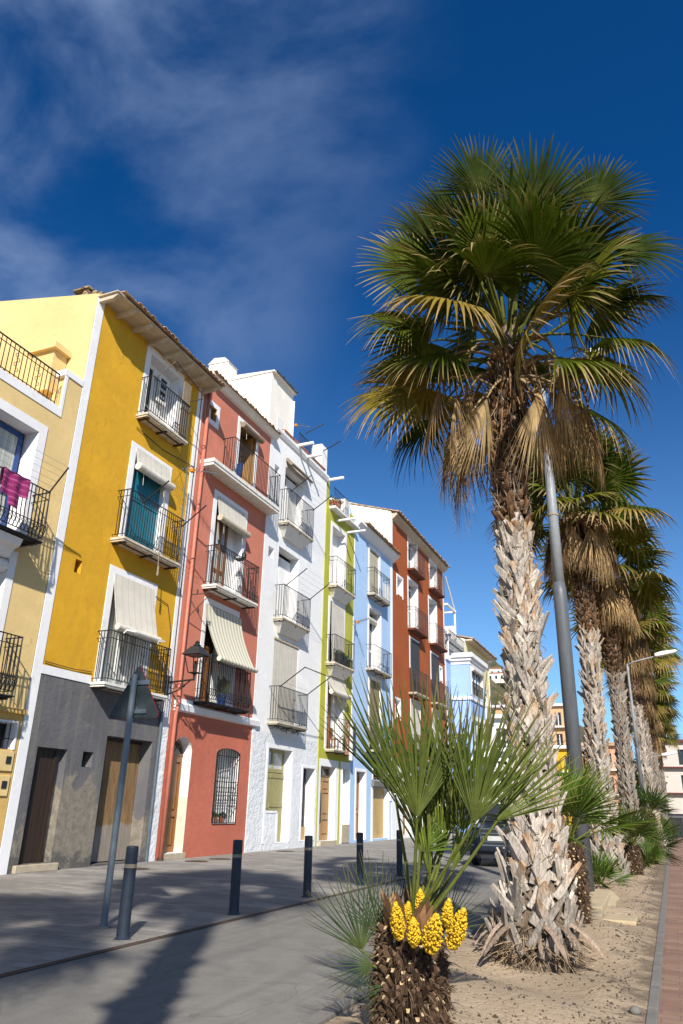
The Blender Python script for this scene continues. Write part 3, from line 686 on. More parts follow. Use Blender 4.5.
p = opening(t, 14.5, 14.76, 7.2, 7.57, .3, 'yellow', back='dark', kind='wall_hole'); p = opening(t, 15.87, 16.27, 2.37, 2.75, .4, 'grey', back='dark', kind='wall_hole')
o = balcony(t, 16.02, 18.2, 12.77, .46, 1.33, 'slab', .12, double=False, scroll=False); b = MB()
b.tube([(XF+.45, 16.2, 14.1), (XF+.95, 16.45, 14.75)], .015, 5); b.tube([(XF, 18.2, 14.35), (XF+.9, 18.32, 14.42)], .018, 5); b.tube([(XF+.95, 16.45, 14.75), (XF+.9, 18.32, 14.42)], .018, 5); b.build('clothes_rack', MT['iron_brown'], o)
b = MB(); b.box(XF+.36, XF+.40, 17.75, 18.15, 12.79, 14.9); b.build('reed_screen', MT['blind_mat'], o)
o = balcony(t, 15.70, 18.50, 8.57, .50, 1.48, 'slab', .12, double=True, scroll=False); clothes_rack(o, 16.4, 18.45, 9.85, .5, .8, .62, lines=4)
b = MB(); b.tube([(XF+.52, 17.25, 10.6), (XF+.52, 17.23, 9.4), (XF+.56, 17.3, 8.0)], .014, 4); b.tube([(XF+.56, 17.3, 8.15), (XF+.56, 17.3, 7.85)], .03, 6); b.build('rope', MT['straw'], o)
o = balcony(t, 15.73, 18.55, 4.5, .5, 1.38, 'slabw', .12, double=True)
b = MB(); b.tube([(XF+.4, 16.3, 5.88), (XF+.5, 16.35, 6.0), (XF+.75, 16.4, 5.95), (XF+.75, 17.8, 5.95), (XF+.5, 17.85, 6.0), (XF+.4, 17.9, 5.88)], .022, 5); b.build('clothes_rack', MT['white_paint'], o)
p = opening(t, 14.27, 15.30, .17, 2.75, .23, 'grey', kind='door'); plank_door(p, XF-.2, 14.28, 15.02, .17, 2.7, 'wood_dark', 4, knob=(14.40, 1.45)); b = MB(); b.box(XF-.23, XF-.12, 15.02, 15.12, .17, 2.75); b.box(XF-.23, XF-.12, 14.27, 15.02, 2.70, 2.75); b.build('frame', MT['wood_dark'], p); b = MB(); b.box(XF-.23, XF-.2, 15.12, 15.30, .17, 2.75); b.build('panel', MT['grey'], p)
b = MB(); b.box(XF-.2, XF+.10, 14.12, 15.48, 0, .165); b.build('doorstep', MT['step'], t, bevel=.015)
p = opening(t, 16.72, 18.76, .03, 3.22, .5, 'grey', kind='garage_door'); plank_door(p, XF-.45, 16.74, 17.75, .06, 3.12, 'oldwood', 2); plank_door(p, XF-.45, 17.75, 18.74, .06, 3.12, 'oldwood', 2)
b = MB(); b.box(XF-.48, XF-.36, 16.72, 18.76, 3.12, 3.22); b.build('lintel', MT['wood_dark'], p)
b = MB(); b.tube([(XF+.06, 18.98, 0), (XF+.06, 18.98, 4.1)], .045, 8); b.build('drainpipe', MT['galv'], t)
b = MB(); b.tube([(XF+.03, 16.1, 12.35), (XF+.04, 17.5, 12.22), (XF+.03, 19.3, 12.4)], .012, 4); b.tube([(XF+.03, 18.05, 7.45), (XF+.03, 18.7, 7.35), (XF+.03, 19.0, 6.6), (XF+.03, 19.02, 4.6)], .012, 4); b.build('cable', MT['iron_brown'], t)
b = MB(); b.tube([(XF+.03, 19.3, 15.3), (XF+.035, 19.28, 9.0), (XF+.03, 19.3, 4.7)], .014, 4); b.tube([(XF+.03, 14.0, 4.75), (XF+.035, 15.0, 4.72), (XF+.03, 15.7, 4.76)], .012, 4); b.build('cable', MT['iron_brown'], t)
# eaves and roof
b = MB(); tiles_row(b, XF+.80, XF-5.0, 15.60, 16.5, Y0+.2, 19.55); o = b.build('roof', MT['tile'], t, recalc=False)
b = MB(); tiles_row(b, XF-5.0-3.5, XF-5.0, 15.8, 16.5, Y0+.2, 19.55); b.build('rear_slope', MT['tile'], o, recalc=False)
b = MB(); b.box(XF, XF+.74, Y0-.02, 19.5, 15.50, 15.535); b.build('soffit_boards', MT['eave_wood'], o)
for k in range(8):
    y = Y0+.10+k*.79; b = MB(); b.prism([(XF, 15.34), (XF, 15.50), (XF+.70, 15.50), (XF+.70, 15.43), (XF+.52, 15.34)], 'y', y-.06, y+.06); b.build('rafter', MT['eave_wood'], o)
b = MB(); rr = random.Random(5)
b.box(XF-1.55, XF-.65, 14.2, 14.8, 15.7, 16.3)
for k in range(16): x = XF-1.5+rr.random()*.8; y = 14.2+rr.random()*.6; s = rr.uniform(.07, .15); b.box(x-s, x+s, y-s, y+s, 16.15, 16.3+s*1.2)
b.build('chimney', MT['rubble'], o, bevel=.03); b = MB(); b.box(XF-1.6, XF-.95, 14.15, 14.7, 16.50, 16.57); b.build('chimney_cap', MT['rubble'], o)

# ============================================================ HOUSE: coral
Y0, Y1 = 19.445, 24.86
h2 = [(19.84, 20.38, 14.68, 15.24), (22.10, 23.38, 12.85, 15.6), (20.94, 22.92, 8.5, 11.95), (20.94, 22.9, 4.62, 7.95), (19.80, 20.85, .16, 3.5), (22.32, 23.84, .95, 3.32)]
t = house('coral red house with an arched door and a striped awning', Y0, Y1, 16.25, MT['pink'], MT['pink_low'], 4.22, h2)
strip(t, 24.60, 24.86, 4.5, 16.25, 'trim', .018); strip(t, 24.62, 24.86, 0, 4.2, 'white_rough', .03)
b = MB(); b.prism([(XF-.01, 4.22), (XF+.11, 4.26), (XF+.14, 4.44), (XF+.08, 4.50), (XF-.01, 4.50)], 'y', 19.62, 24.98); b.build('string_course', MT['trim'], t)
b = MB(); b.box(XF-.01, XF+.03, 19.62, 20.6, 4.5, 4.62); b.build('string_course', MT['trim'], t)
p = opening(t, 19.84, 20.38, 14.68, 15.24, .25, 'wood_light', True, .19, sb=14.68); b = MB(); b.box(XF-.02, XF+.022, 19.65, 20.57, 14.49, 14.68); b.build('sill', MT['trim'], p); b = MB(); b.box(XF-.2, XF-.16, 19.84, 20.24, 14.68, 15.24); b.build('panel', MT['white_paint'], p); b = MB(); b.face((XF-.25,19.84,14.68),(XF-.25,20.38,14.68),(XF-.25,20.38,15.24),(XF-.25,19.84,15.24)); b.build('pane', MT['dark'], p, recalc=False)
p = opening(t, 22.10, 23.38, 12.85, 15.6, .5, 'wood_light', True, .2, back='rubble'); hung_blind(p, 22.0, 23.5, 15.62, 15.42, 'blind_mat', .05, .16, .12)
b = MB(); b.box(XF-.5, XF-.1, 23.2, 23.36, 12.85, 15.5); b.build('shutter', MT['wood_light'], p)
o = balcony(t, 19.66, 24.72, 12.85, .58, 1.45, 'slabw', .24, double=False, scroll=False, beams=0, ry0=20.95, ry1=24.62)
b = MB(); b.box(XF+.05, XF+.3, 22.0, 22.02, 13.0, 13.75); b.box(XF+.05, XF+.06, 22.0, 22.3, 13.55, 13.62); b.build('blue_chair_frame', MT['bluepaint'], o)
p = opening(t, 20.94, 22.92, 8.5, 11.95, .4, 'trim', True, .22, back='dark'); leaf(p, XF-.3, 21.35, 22.25, 8.52, 11.4, 'wood_warm', 'curtain_glass', 2, (.3, .62), .13, 'door_leaf'); plank_door(p, XF-.38, 22.3, 22.92, 8.52, 11.4, 'white_paint', 4)
hung_blind(p, 20.96, 22.95, 12.0, 11.12, 'blind', .04, .16, .12, 'blind_tan')
o = balcony(t, 20.50, 23.42, 8.5, .58, 1.42, 'slabw', .13, lattice=True); 
b = MB(); b.box(XF+.1, XF+.34, 22.35, 22.55, 9.95, 10.02); b.lathe(XF+.5, 22.3, [(.05, 9.92), (.09, 9.98), (.09, 10.12), (.03, 10.2), (.03, 10.28)], 8); b.build('lantern_finial', MT['black'], o)
p = opening(t, 20.94, 22.9, 4.62, 7.95, .4, 'trim', True, .2, back='dark'); plank_door(p, XF-.3, 21.0, 21.75, 4.65, 6.6, 'wood_warm', 2, 'door_leaf'); plank_door(p, XF-.38, 22.2, 22.9, 4.65, 7.6, 'white_paint', 5)
b = MB(); n = 14; P0, P1 = (XF+.05, 7.92), (XF+.76, 6.02)
def aw(f): return (P0[0]+(P1[0]-P0[0])*(f**1.6), P0[1]+(P1[1]-P0[1])*f)
b.v = [(aw(k/n)[0]+dx, 20.80+2.4*q/10, aw(k/n)[1]-dx*.3) for dx in (0, -.012) for k in range(n+1) for q in range(11)]
for k in range(n):
    for q in range(10):
        i = k*11+q; b.f += [(i, i+1, i+12, i+11), (i+11*(n+1), i+11*(n+1)+11, i+11*(n+1)+12, i+11*(n+1)+1)]
o = b.build('awning', MT['awning'], t, recalc=False)
b = MB(); b.tube([(XF+.78, 20.74, 6.0), (XF+.78, 23.26, 6.0)], .085, 12); b.build('awning_roll', MT['awning'], o)
o = balcony(t, 20.62, 23.36, 4.62, .56, 1.5, 'black', .07, belly=True); b = MB(); b.lathe(XF+.3, 21.9, [(.12, 4.66), (.15, 5.0), (.13, 5.0)], 10); b.build('blue_pot', MT['bluepaint'], o)
b = MB()
for k in range(60):
    a = rnd.random()*6.28; q = rnd.random(); b.face((XF+.3, 21.9, 5.0+q*.3), (XF+.3+.18*math.cos(a), 21.9+.25*math.sin(a), 5.15+q*.5), (XF+.3+.2*math.cos(a+.3), 21.9+.28*math.sin(a+.3), 5.05+q*.5))
b.build('plant', plain('pot_plant_leaf', (0.10, 0.13, 0.02), .6, .5), o, recalc=False)
p = opening(t, 19.80, 20.85, .16, 3.5, .42, 'trim', kind='arched_door')
n = 12; cy = 20.325; b = MB()
for k in range(n):
    a0, a1 = PI-PI*k/n, PI-PI*(k+1)/n; f = lambda a: (cy+.525*math.cos(a), 3.05+.45*math.sin(a)); (ya, za), (yb, zb) = f(a0), f(a1)
    b.face((XF+.002, ya, za), (XF+.002, yb, zb), (XF+.002, yb, 3.52), (XF+.002, ya, 3.52))
b.build('arch', MT['pink_low'], t, recalc=False); b = MB()
for k in range(n):
    (ya, za), (yb, zb) = f(PI-PI*k/n), f(PI-PI*(k+1)/n); b.face((XF+.004, ya, za), (XF-.41, ya, za), (XF-.41, yb, zb), (XF+.004, yb, zb))
b.build('arch_soffit', MT['trim'], p, recalc=False)
b = MB(); b.box(XF-.42, XF-.004, 20.835, 20.846, .16, 1.75); b.build('tiled_dado', plain('cream_dado_tile', (0.62, 0.56, 0.45), .3), p)
panel_door(p, XF-.38, 19.82, 20.83, .16, 2.95, 'wood_warm', cols=2, rows=((.06, .36), (.42, .93))); b = MB(); b.prism([(cy+.5*math.cos(PI*k/12), 3.0+.45*math.sin(PI*k/12)) for k in range(13)], 'x', XF-.40, XF-.36); b.build('fanlight', MT['glass'], p)
b = MB(); b.tube([(XF-.35, cy+.5*math.cos(PI*k/12), 2.99+.45*math.sin(PI*k/12)) for k in range(13)], .035, 5)
for k in (3, 6, 9): b.tube([(XF-.35, cy, 3.0), (XF-.35, cy+.5*math.cos(PI*k/12), 3.0+.44*math.sin(PI*k/12))], .015, 4)
b.box(XF-.38, XF-.30, 19.82, 20.83, 2.94, 3.01); b.build('fanlight_bars', MT['wood_warm'], p)
b = MB(); b.box(XF-.3, XF+.06, 19.75, 20.95, 0, .16); b.build('doorstep', MT['step'], t, bevel=.012)
p = opening(t, 22.32, 23.84, .95, 3.32, .4, 'trim', back='white_paint', kind='grilled_window'); leaf(p, XF-.38, 22.32, 23.0, .95, 3.3, 'wood_warm', 'glass', 1, (.5,), .1)
b = MB(); n = 10
for k in range(n):
    a0, a1 = PI-PI*k/n, PI-PI*(k+1)/n; f = lambda a: (23.08+.76*math.cos(a), 3.12+.20*math.sin(a)); (ya, za), (yb, zb) = f(a0), f(a1)
    b.face((XF+.002, ya, za), (XF+.002, yb, zb), (XF+.002, yb, 3.325), (XF+.002, ya, 3.325))
b.build('arch', MT['pink_low'], p, recalc=False)
b = MB()
for k in range(11):
    y = 22.34+1.48*k/10; zt = 3.12+.20*math.sqrt(max(0, 1-((y-23.08)/.76)**2)); b.tube([(XF+.03, y, .97), (XF+.03, y, zt)], .017, 4)
for z in (.98, 1.5, 2.25, 3.08): b.tube([(XF+.035, 22.33, z), (XF+.035, 23.83, z)], .016, 4)
b.tube([(XF+.035, 23.08+.76*math.cos(PI*k/12), 3.12+.2*math.sin(PI*k/12)) for k in range(13)], .02, 4)
for k in range(10):
    for zz in (1.75, 2.0): b.tube([(XF+.04, 22.41+1.48*k/10+.07*math.cos(q*PI/4), zz+.09*math.sin(q*PI/4)) for q in range(9)], .009, 4, False)
b.build('grille', MT['black'], p)
b = MB(); b.tube([(XF+.10, 19.60, .02), (XF+.10, 19.62, 4.1), (XF+.16, 19.64, 4.5), (XF+.10, 19.66, 4.9), (XF+.10, 19.66, 16.1)], .062, 10); b.build('drainpipe', MT['pink_pipe'], t, smooth=True)
b = MB(); b.lathe(XF+.10, 19.60, [(.10, 0), (.10, .07), (.08, .08)], 10); b.build('pipe_foot', MT['iron_brown'], t)
b = MB(); b.prism([(XF-.01, 16.12), (XF+.10, 16.16), (XF+.20, 16.28), (XF+.26, 16.30), (XF+.26, 16.40), (XF-.01, 16.40)], 'y', 19.55, 24.95); b.build('cornice', MT['warmwhite'], t)
b = MB(); tiles_row(b, XF+.30, XF-5, 16.38, 17.55, 19.6, 24.9); b.build('roof', MT['tile'], t, recalc=False)
b = MB(); b.tube([(XF, 19.75, 7.95), (XF+.75, 19.95, 8.0)], .02, 5); b.tube([(XF, 19.75, 7.1), (XF+.72, 19.95, 7.95)], .015, 5); b.tube([(XF+.3, 19.85, 7.97), (XF+.3, 19.85, 8.12)], .03, 6); b.tube([(XF+.7, 19.93, 8.0), (XF+.7, 19.93, 8.15)], .03, 6); b.build('cable_bracket', MT['iron_brown'], t)
b = MB(); b.tube([(XF+.02, 19.9, 10.0), (XF+.02, 20.5, 9.9)], .01, 4); b.build('cable', MT['iron_brown'], t)

# ============================================================ HOUSE: white
Y0, Y1 = 24.865, 30.52
h3 = [(25.1, 25.55, 14.68, 15.14), (25.0, 25.48, 10.95, 11.40), (26.08, 28.0, 12.7, 15.45), (25.90, 27.82, 8.58, 11.68), (25.95, 28.15, 4.52, 7.8), (26.0, 28.02, .24, 3.6), (29.1, 30.28, .24, 3.03)]
t = house('tall white house with a roof tower and white wall brackets', Y0, Y1, 16.65, MT['white'], MT['white_rough'], 4.15, h3)
for (a, c, d, e) in h3[:2]: opening(t, a, c, d, e, .3, 'trim', back='white_paint', kind='niche')
p = opening(t, *h3[2], .42, 'trim'); leaf(p, XF-.4, 26.1, 26.95, 12.7, 15.3, 'white_paint', 'glass', 1, (.62,), .08); plank_door(p, XF-.4, 26.97, 27.98, 12.7, 15.3, 'white_paint', 3)
b = MB(); rr = random.Random(2)
for k in range(9): zz = 15.78-.035*k; xx = XF+.06+.035*k+rr.uniform(-.02, .02); b.tube([(xx, 26.02, zz+rr.uniform(-.02, .02)), (xx+.02, 27.1, zz+rr.uniform(-.03, .03)), (xx, 28.15, zz+rr.uniform(-.02, .02))], .055, 7)
b.build('rolled_reed_blind', MT['blind_mat'], p)
p = opening(t, *h3[3], .46, 'trim'); leaf(p, XF-.44, 25.92, 26.85, 8.58, 11.5, 'white_paint', 'curtain_glass', 1, (.62,), .11); plank_door(p, XF-.44, 26.86, 27.80, 8.58, 11.5, 'white_paint', 2)
p = opening(t, *h3[4], .2, 'trim'); b = MB(); b.box(XF-.05, XF-.01, 25.97, 28.13, 4.55, 7.76); b.build('blind', MT['blind'], p); b = MB(); b.box(XF-.2, XF-.08, 25.97, 28.13, 4.52, 7.8); b.build('panel', MT['dark'], p); b = MB(); b.box(XF-.06, XF+.03, 25.92, 28.18, 7.76, 7.84); b.build('blind_rail', MT['step'], p)
o = balcony(t, 25.66, 28.28, 12.68, .47, 1.5, 'slab', .11, double=False, corbel=.42); clothes_rack(o, 25.9, 28.2, 14.1, .47, .9, .62)
o = balcony(t, 25.70, 28.30, 8.57, .47, 1.36, 'slab', .11, double=False, corbel=.42); clothes_rack(o, 25.9, 28.2, 9.9, .47, .9, .66)
o = balcony(t, 25.72, 28.42, 4.52, .47, 1.34, 'slab', .10, double=False); clothes_rack(o, 25.9, 28.35, 5.85, .47, 1.0, .70, front=True, lines=2)
b = MB(); rr = random.Random(9)
for k in range(22): y = 26.0+2.2*rr.random(); b.tube([(XF+.05+.3*rr.random(), y, 4.38), (XF+.05+.35*rr.random(), y+.3*rr.uniform(-1, 1), 4.22+.1*rr.random())], .02, 4)
b.build('brackets_below', MT['galv'], o)
p = opening(t, 26.0, 28.02, .24, 3.6, .40, 'trim', True, .13, kind='door'); 
b = MB(); b.box(XF-.33, XF+.001, 26.0, 26.93, .24, 1.28); b.build('low_wall', MT['white_rough'], p); b = MB(); b.box(XF-.05, XF+.02, 26.0, 26.95, 1.28, 1.36); b.box(XF-.05, XF+.02, 26.93, 27.03, .24, 1.28); b.build('low_wall_trim', MT['trim'], p)
plank_door(p, XF-.37, 26.02, 26.8, .26, 2.72, 'olive', 4, rails=(2.6, 1.5)); plank_door(p, XF-.37, 26.82, 28.0, .26, 2.72, 'olive', 5, rails=(2.6, 1.55)); leaf(p, XF-.38, 26.02, 28.0, 2.74, 3.58, 'olive', 'curtain_glass', 2, (1,), .1)
p = opening(t, 29.1, 30.28, .24, 3.03, .46, 'trim', True, .10, kind='door'); leaf(p, XF-.45, 29.12, 30.26, .26, 3.0, 'plastic_black', 'glass', 1, (.3,), .14); b = MB(); b.box(XF-.45, XF-.36, 29.1, 30.28, .24, .75); b.build('kick_panel', MT['wood_light'], p)
b = MB(); b.prism([(XF-.01, 16.55), (XF+.06, 16.6), (XF+.13, 16.75), (XF+.13, 16.85), (XF-.3, 16.85), (XF-.3, 16.55)], 'y', Y0+.05, Y1+.02); b.build('cornice', MT['white'], t)
b = MB(); b.box(XF-.28, XF+.06, 25.6, 30.1, 16.85, 17.0); o = b.build('parapet', MT['white'], t)
b = MB()
for k in range(21): y = 25.65+.212*k; b.prism([(XF-.32, 17.0), (XF+.12, 17.0), (XF+.12, 17.06), (XF-.1, 17.12), (XF-.32, 17.06)], 'y', y, y+.205)
b.build('parapet_tiles', MT['redtile'], o)
b = MB(); b.box(XF-4.6, XF-.9, 25.9, 28.15, 16.65, 20.42); b.prism([(XF-4.7, 20.42), (XF-.75, 20.42), (XF-.75, 20.48), (XF-4.7, 20.78)], 'y', 25.85, 28.2); o = b.build('roof_tower', MT['warmwhite'], t)
b = MB(); tiles_row(b, XF-.70, XF-2.2, 20.48, 20.66, 26.0, 28.2, .08, .18); b.build('tower_roof', MT['galv'], o, recalc=False)
b = MB(); b.tube([(XF-.83, 28.1, 20.0), (XF-.83, 28.1, 17.0)], .06, 8); b.build('drainpipe', MT['trim'], o)
b = MB(); b.box(XF-.905, XF-.893, 26.7, 27.3, 17.0, 18.5); b.build('tower_hatch', MT['white_paint'], o)
b = MB(); b.box(XF-4.2, XF-3.1, 25.5, 26.3, 19.5, 21.3); b.prism([(XF-4.25, 21.3), (XF-3.05, 21.25), (XF-3.3, 21.5), (XF-3.9, 21.6)], 'y', 25.46, 26.34); b.build('chimney', MT['warmwhite'], t)
b = MB(); b.box(XF-.55, XF+.02, 29.75, 30.45, 16.85, 18.35); b.build('roof_pillar', MT['white'], t, bevel=.03)
for (y, z) in ((27.0, 16.9), (27.95, 16.75), (30.6, 16.7)): b = MB(); b.tube([(XF-.1, y, z), (XF+.85, y+.05, z+.04)], .075, 10); b.build('wall_bracket', MT['trim'], t)
r = MB(); xx = XF-.5
for z, rr_ in ((18.3, .02), (17.3, .014)): r.tube([(xx, 28.2, z), (xx, 29.75, z)], rr_, 4)
for k in range(14): y = 28.25+1.5*k/13; r.tube([(xx, y, 17.0), (xx, y, 18.3)], .012, 4)
r.build('roof_railing', MT['black'], t)
for q in ([(XF-.2, 29.9, 17.9), (XF+.9, 30.0, 18.45)], [(XF-.3, 28.4, 18.3), (XF+.6, 28.6, 18.75)]): b = MB(); b.tube(q, .028, 5); b.build('rack_arm', MT['black'], t)

# ============================================================ HOUSE: lime green
Y0, Y1 = 30.525, 34.30
h4 = [(31.38, 33.02, 11.45, 14.55), (31.38, 33.02, 7.72, 10.72), (31.36, 33.2, 3.92, 6.95), (30.86, 32.50, .18, 3.2), (33.36, 34.22, .28, 3.2)]
t = house('narrow lime green house with white door surrounds below', Y0, Y1, 15.4, MT['green'], MT['white'], 3.5, h4)
strip(t, Y0, Y0+.10, 0, 15.4, 'green', .03); strip(t, 32.88, 33.06, 0, 3.5, 'green', .02)
p = opening(t, *h4[0], .45, 'trim', True, .2); plank_door(p, XF-.44, 31.4, 33.0, 11.45, 14.0, 'white_paint', 4); b = MB(); b.box(XF-.45, XF-.40, 31.38, 33.02, 14.0, 14.55); b.build('panel', MT['white_paint'], p)
p = opening(t, *h4[1], .3, 'trim', True, .2, back='dark'); hung_blind(p, 31.52, 33.05, 10.7, 7.75, 'blind', .03, .10, 0)
p = opening(t, *h4[2], .4, 'trim', True, .2, back='dark'); plank_door(p, XF-.3, 31.9, 32.4, 3.95, 6.5, 'wood_warm', 2, 'door_leaf'); plank_door(p, XF-.38, 32.42, 33.18, 3.95, 6.8, 'white_paint', 3)
hung_blind(p, 31.22, 33.36, 7.12, 6.42, 'blind', .06, .22, .12)
o = balcony(t, 31.02, 33.52, 11.42, .47, 1.40, 'slab', .12, lattice=True, sp=.24, corbel=.4, scroll=False)
o = balcony(t, 31.02, 33.52, 7.72, .47, 1.28, 'slab', .12, double=False, sp=.16, corbel=.42, scroll=False)
oL = balcony(t, 31.24, 33.66, 3.92, .47, 1.36, 'slab', .10, double=False, sp=.2, scroll=False)
p = opening(t, *h4[3], .36, 'trim', True, .28, kind='door', surmat='white'); panel_door(p, XF-.33, 30.88, 32.48, .2, 2.75, 'wood_light', cols=2, rows=((.08, .32), (.40, .75), (.8, .94))); leaf(p, XF-.33, 30.88, 32.48, 2.76, 3.18, 'wood_light', 'glass', 2, (1,), .06)
b = MB(); b.box(XF-.30, XF-.25, 31.3, 31.62, .9, 2.1); b.build('door_glass', MT['glass'], p)
b = MB(); b.box(XF-.3, XF+.12, 30.85, 32.6, 0, .18); b.build('doorstep', MT['step'], t)
p = opening(t, *h4[4], .35, 'trim', True, .07, kind='door'); plank_door(p, XF-.33, 33.38, 34.2, .28, 3.15, 'white_paint', 2); b = MB(); b.box(XF-.05, XF+.04, 33.36, 34.24, .05, .8); b.build('kick_panel', MT['step'], p)
b = MB(); b.prism([(XF-.5, 15.28), (XF+.32, 15.34), (XF+.32, 15.44), (XF-.5, 15.44)], 'y', 30.95, 34.28); o = b.build('terrace_slab', MT['trim'], t)
b = MB(); b.box(XF-.4, XF+.0, 32.95, 33.6, 15.44, 16.65); b.build('terrace_pillar', MT['white'], o); b = MB(); b.box(XF-.4, XF-.02, 33.6, 34.25, 15.44, 16.1); b.build('terrace_parapet', MT['green'], o)
r = MB()
for z in (16.45, 15.55): r.tube([(XF+.2, 31.0, z), (XF+.2, 32.95, z)], .018, 4)
for k in range(12): y = 31.0+1.95*k/11; r.tube([(XF+.2, y, 15.44), (XF+.2, y, 16.45)], .012, 4)
r.build('terrace_railing', MT['black'], o)
b = MB(); b.box(XF-.35, XF-.05, 30.54, 31.0, 15.4, 16.9); b.build('terrace_pillar', MT['green'], o)
for (y, z) in ((31.9, 15.0), (33.3, 14.85)): b = MB(); b.tube([(XF-.05, y, z), (XF+1.0, y+.05, z+.02)], .06, 8); b.build('wall_bracket', MT['trim'], t)

# ============================================================ HOUSE: sky blue
Y0, Y1 = 34.305, 40.40
h5 = [(36.62, 38.2, 12.38, 15.08), (36.62, 38.42, 8.32, 11.66), (36.8, 38.48, 4.3, 7.86), (35.08, 36.32, .1, 3.17), (37.40, 39.74, .1, 2.5), (37.40, 39.74, 2.88, 3.55)]
t = house('sky blue house with a tiled eave and a tan garage door', Y0, Y1, 15.5, MT['blue'], MT['blue'], 3.6, h5)
strip(t, 40.22, 40.40, 0, 15.5, 'trim', .02); strip(t, Y0, Y0+.08, 3.5, 15.5, 'trim', .02)
p = opening(t, *h5[0], .2, 'trim', True, .2); b = MB(); b.box(XF-.1, XF-.06, 36.64, 38.18, 12.4, 15.0); b.build('blind', MT['blind_tan'], p); b = MB(); b.box(XF-.2, XF-.12, 36.62, 38.2, 12.38, 15.08); b.build('panel', MT['dark'], p)
p = opening(t, *h5[1], .5, 'trim', True, .18); plank_door(p, XF-.48, 36.64, 37.5, 8.34, 10.9, 'wood_light', 3); leaf(p, XF-.49, 37.5, 38.4, 8.34, 11.4, 'white_paint', 'glass', 1, (.4,), .1); b = MB(); b.tube([(XF-.3, 36.64, 11.2), (XF-.3, 38.4, 11.2)], .16, 12); b.build('shutter_roll', MT['blind'], p)
p = opening(t, *h5[2], .25, 'trim', True, .18); b = MB(); b.box(XF-.1, XF-.06, 36.85, 38.46, 4.6, 7.8); b.build('blind', MT['blind_mat'], p); b = MB(); b.box(XF-.25, XF-.14, 36.8, 38.48, 4.3, 7.86); b.build('panel', MT['dark'], p)
o = balcony(t, 36.2, 38.86, 12.36, .47, 1.45, 'slab', .10, lattice=True, sp=.3, scroll=False); b = MB(); b.box(XF+.40, XF+.425, 37.7, 38.8, 12.42, 13.35); b.build('privacy_cloth', MT['cloth_white'], o)
o = balcony(t, 36.2, 39.1, 8.32, .47, 1.24, 'slab', .10, double=False, sp=.18); balcony(t, 36.3, 39.1, 4.25, .47, 1.24, 'slab', .10, double=False, sp=.14)
p = opening(t, *h5[3], .4, 'trim', True, .14, kind='door'); panel_door(p, XF-.38, 35.1, 36.3, .12, 3.1, 'wood_warm', cols=1)
p = opening(t, *h5[4], .32, 'trim', kind='garage_door')
for (ya, yb) in ((37.16, 37.40), (39.74, 39.98)): b = MB(); b.box(XF-.01, XF+.022, ya, yb, 0, 2.5); b.build('jamb', MT['trim'], p)
plank_door(p, XF-.29, 37.42, 39.72, .12, 2.48, 'wood_tan', 8); b = MB(); b.prism([(XF-.02, 2.5), (XF+.14, 2.56), (XF+.16, 2.80), (XF-.02, 2.86)], 'y', 37.2, 39.95); b.build('lintel', MT['concrete'], p)
p = opening(t, *h5[5], .4, 'trim', True, .1, back='dark'); b = MB()
for k in range(4): b.tube([(XF-.05, 37.4, 2.98+.14*k), (XF-.05, 39.74, 2.98+.14*k)], .02, 4)
for k in range(5): b.tube([(XF-.06, 37.6+.48*k, 2.88), (XF-.06, 37.6+.48*k, 3.55)], .02, 4)
b.build('grille', MT['wood_light'], p)
b = MB(); b.box(XF, XF+.06, 40.02, 40.2, 1.9, 2.4); b.build('meter_box', MT['white_paint'], t)
b = MB(); b.prism([(XF-.01, 15.42), (XF+.12, 15.5), (XF+.30, 15.74), (XF+.38, 15.78), (XF+.38, 15.90), (XF-.01, 15.90)], 'y', Y0+.02, 40.75); b.build('cornice', MT['trim'], t)
b = MB(); tiles_row(b, XF+.52, XF-4, 15.92, 17.0, Y0+.75, 40.75, .11, .23); b.build('roof', MT['tile'], t, recalc=False)
b = MB(); b.prism([(XF-4.5, 15.4), (XF+.3, 15.9), (XF-.2, 16.15), (XF-.45, 17.1), (XF-4.5, 17.6)], 'y', Y0+.02, Y0+.3); b.build('party_wall', MT['blue'], t)

# ============================================================ HOUSE: rust red
Y0, Y1 = 40.405, 52.30
h6 = [(43.72, 45.65, 15.95, 18.28), (48.68, 50.46, 15.9, 18.12), (41.42, 42.45, 13.75, 14.85), (43.66, 45.6, 12.05, 15.28), (48.3, 50.2, 12.05, 15.22),
      (43.90, 45.66, 8.12, 11.46), (48.55, 50.35, 8.12, 11.4), (50.75, 51.3, 9.95, 10.8), (41.1, 41.85, 6.4, 7.35), (43.9, 45.8, 4.3, 7.7), (48.6, 50.6, 4.3, 7.7), (42.2, 43.6, .1, 2.8), (45.2, 46.8, .1, 2.8), (49.2, 50.8, .1, 2.8)]
t = house('rust red house with two columns of balconies and black blinds', Y0, Y1, 18.35, MT['rust'], MT['white'], 3.9, h6, side_mat=MT['warmwhite'])
b = MB(); b.prism([(XF-8.5, 18.35), (XF-8.5, 19.0), (XF-4.2, 20.25), (XF-.05, 18.75), (XF, 18.35)], 'y', Y0, Y0+.3); b.build('gable_wall', MT['warmwhite'], t)
strip(t, Y0, Y0+.12, 0, 18.35, 'trim', .02); strip(t, 52.12, 52.3, 0, 18.35, 'trim', .02)
for (a, c, d, e) in h6[:2] + h6[3:5]:
    p = opening(t, a, c, d, e, .5, 'trim', True, .17); plank_door(p, XF-.46, a+.02, (a+c)/2, d, e-.3, 'white_paint' if d > 14 else 'olive', 3); leaf(p, XF-.46, (a+c)/2, c-.02, d, e-.25, 'white_paint', 'glass', 1, (.5,), .1)
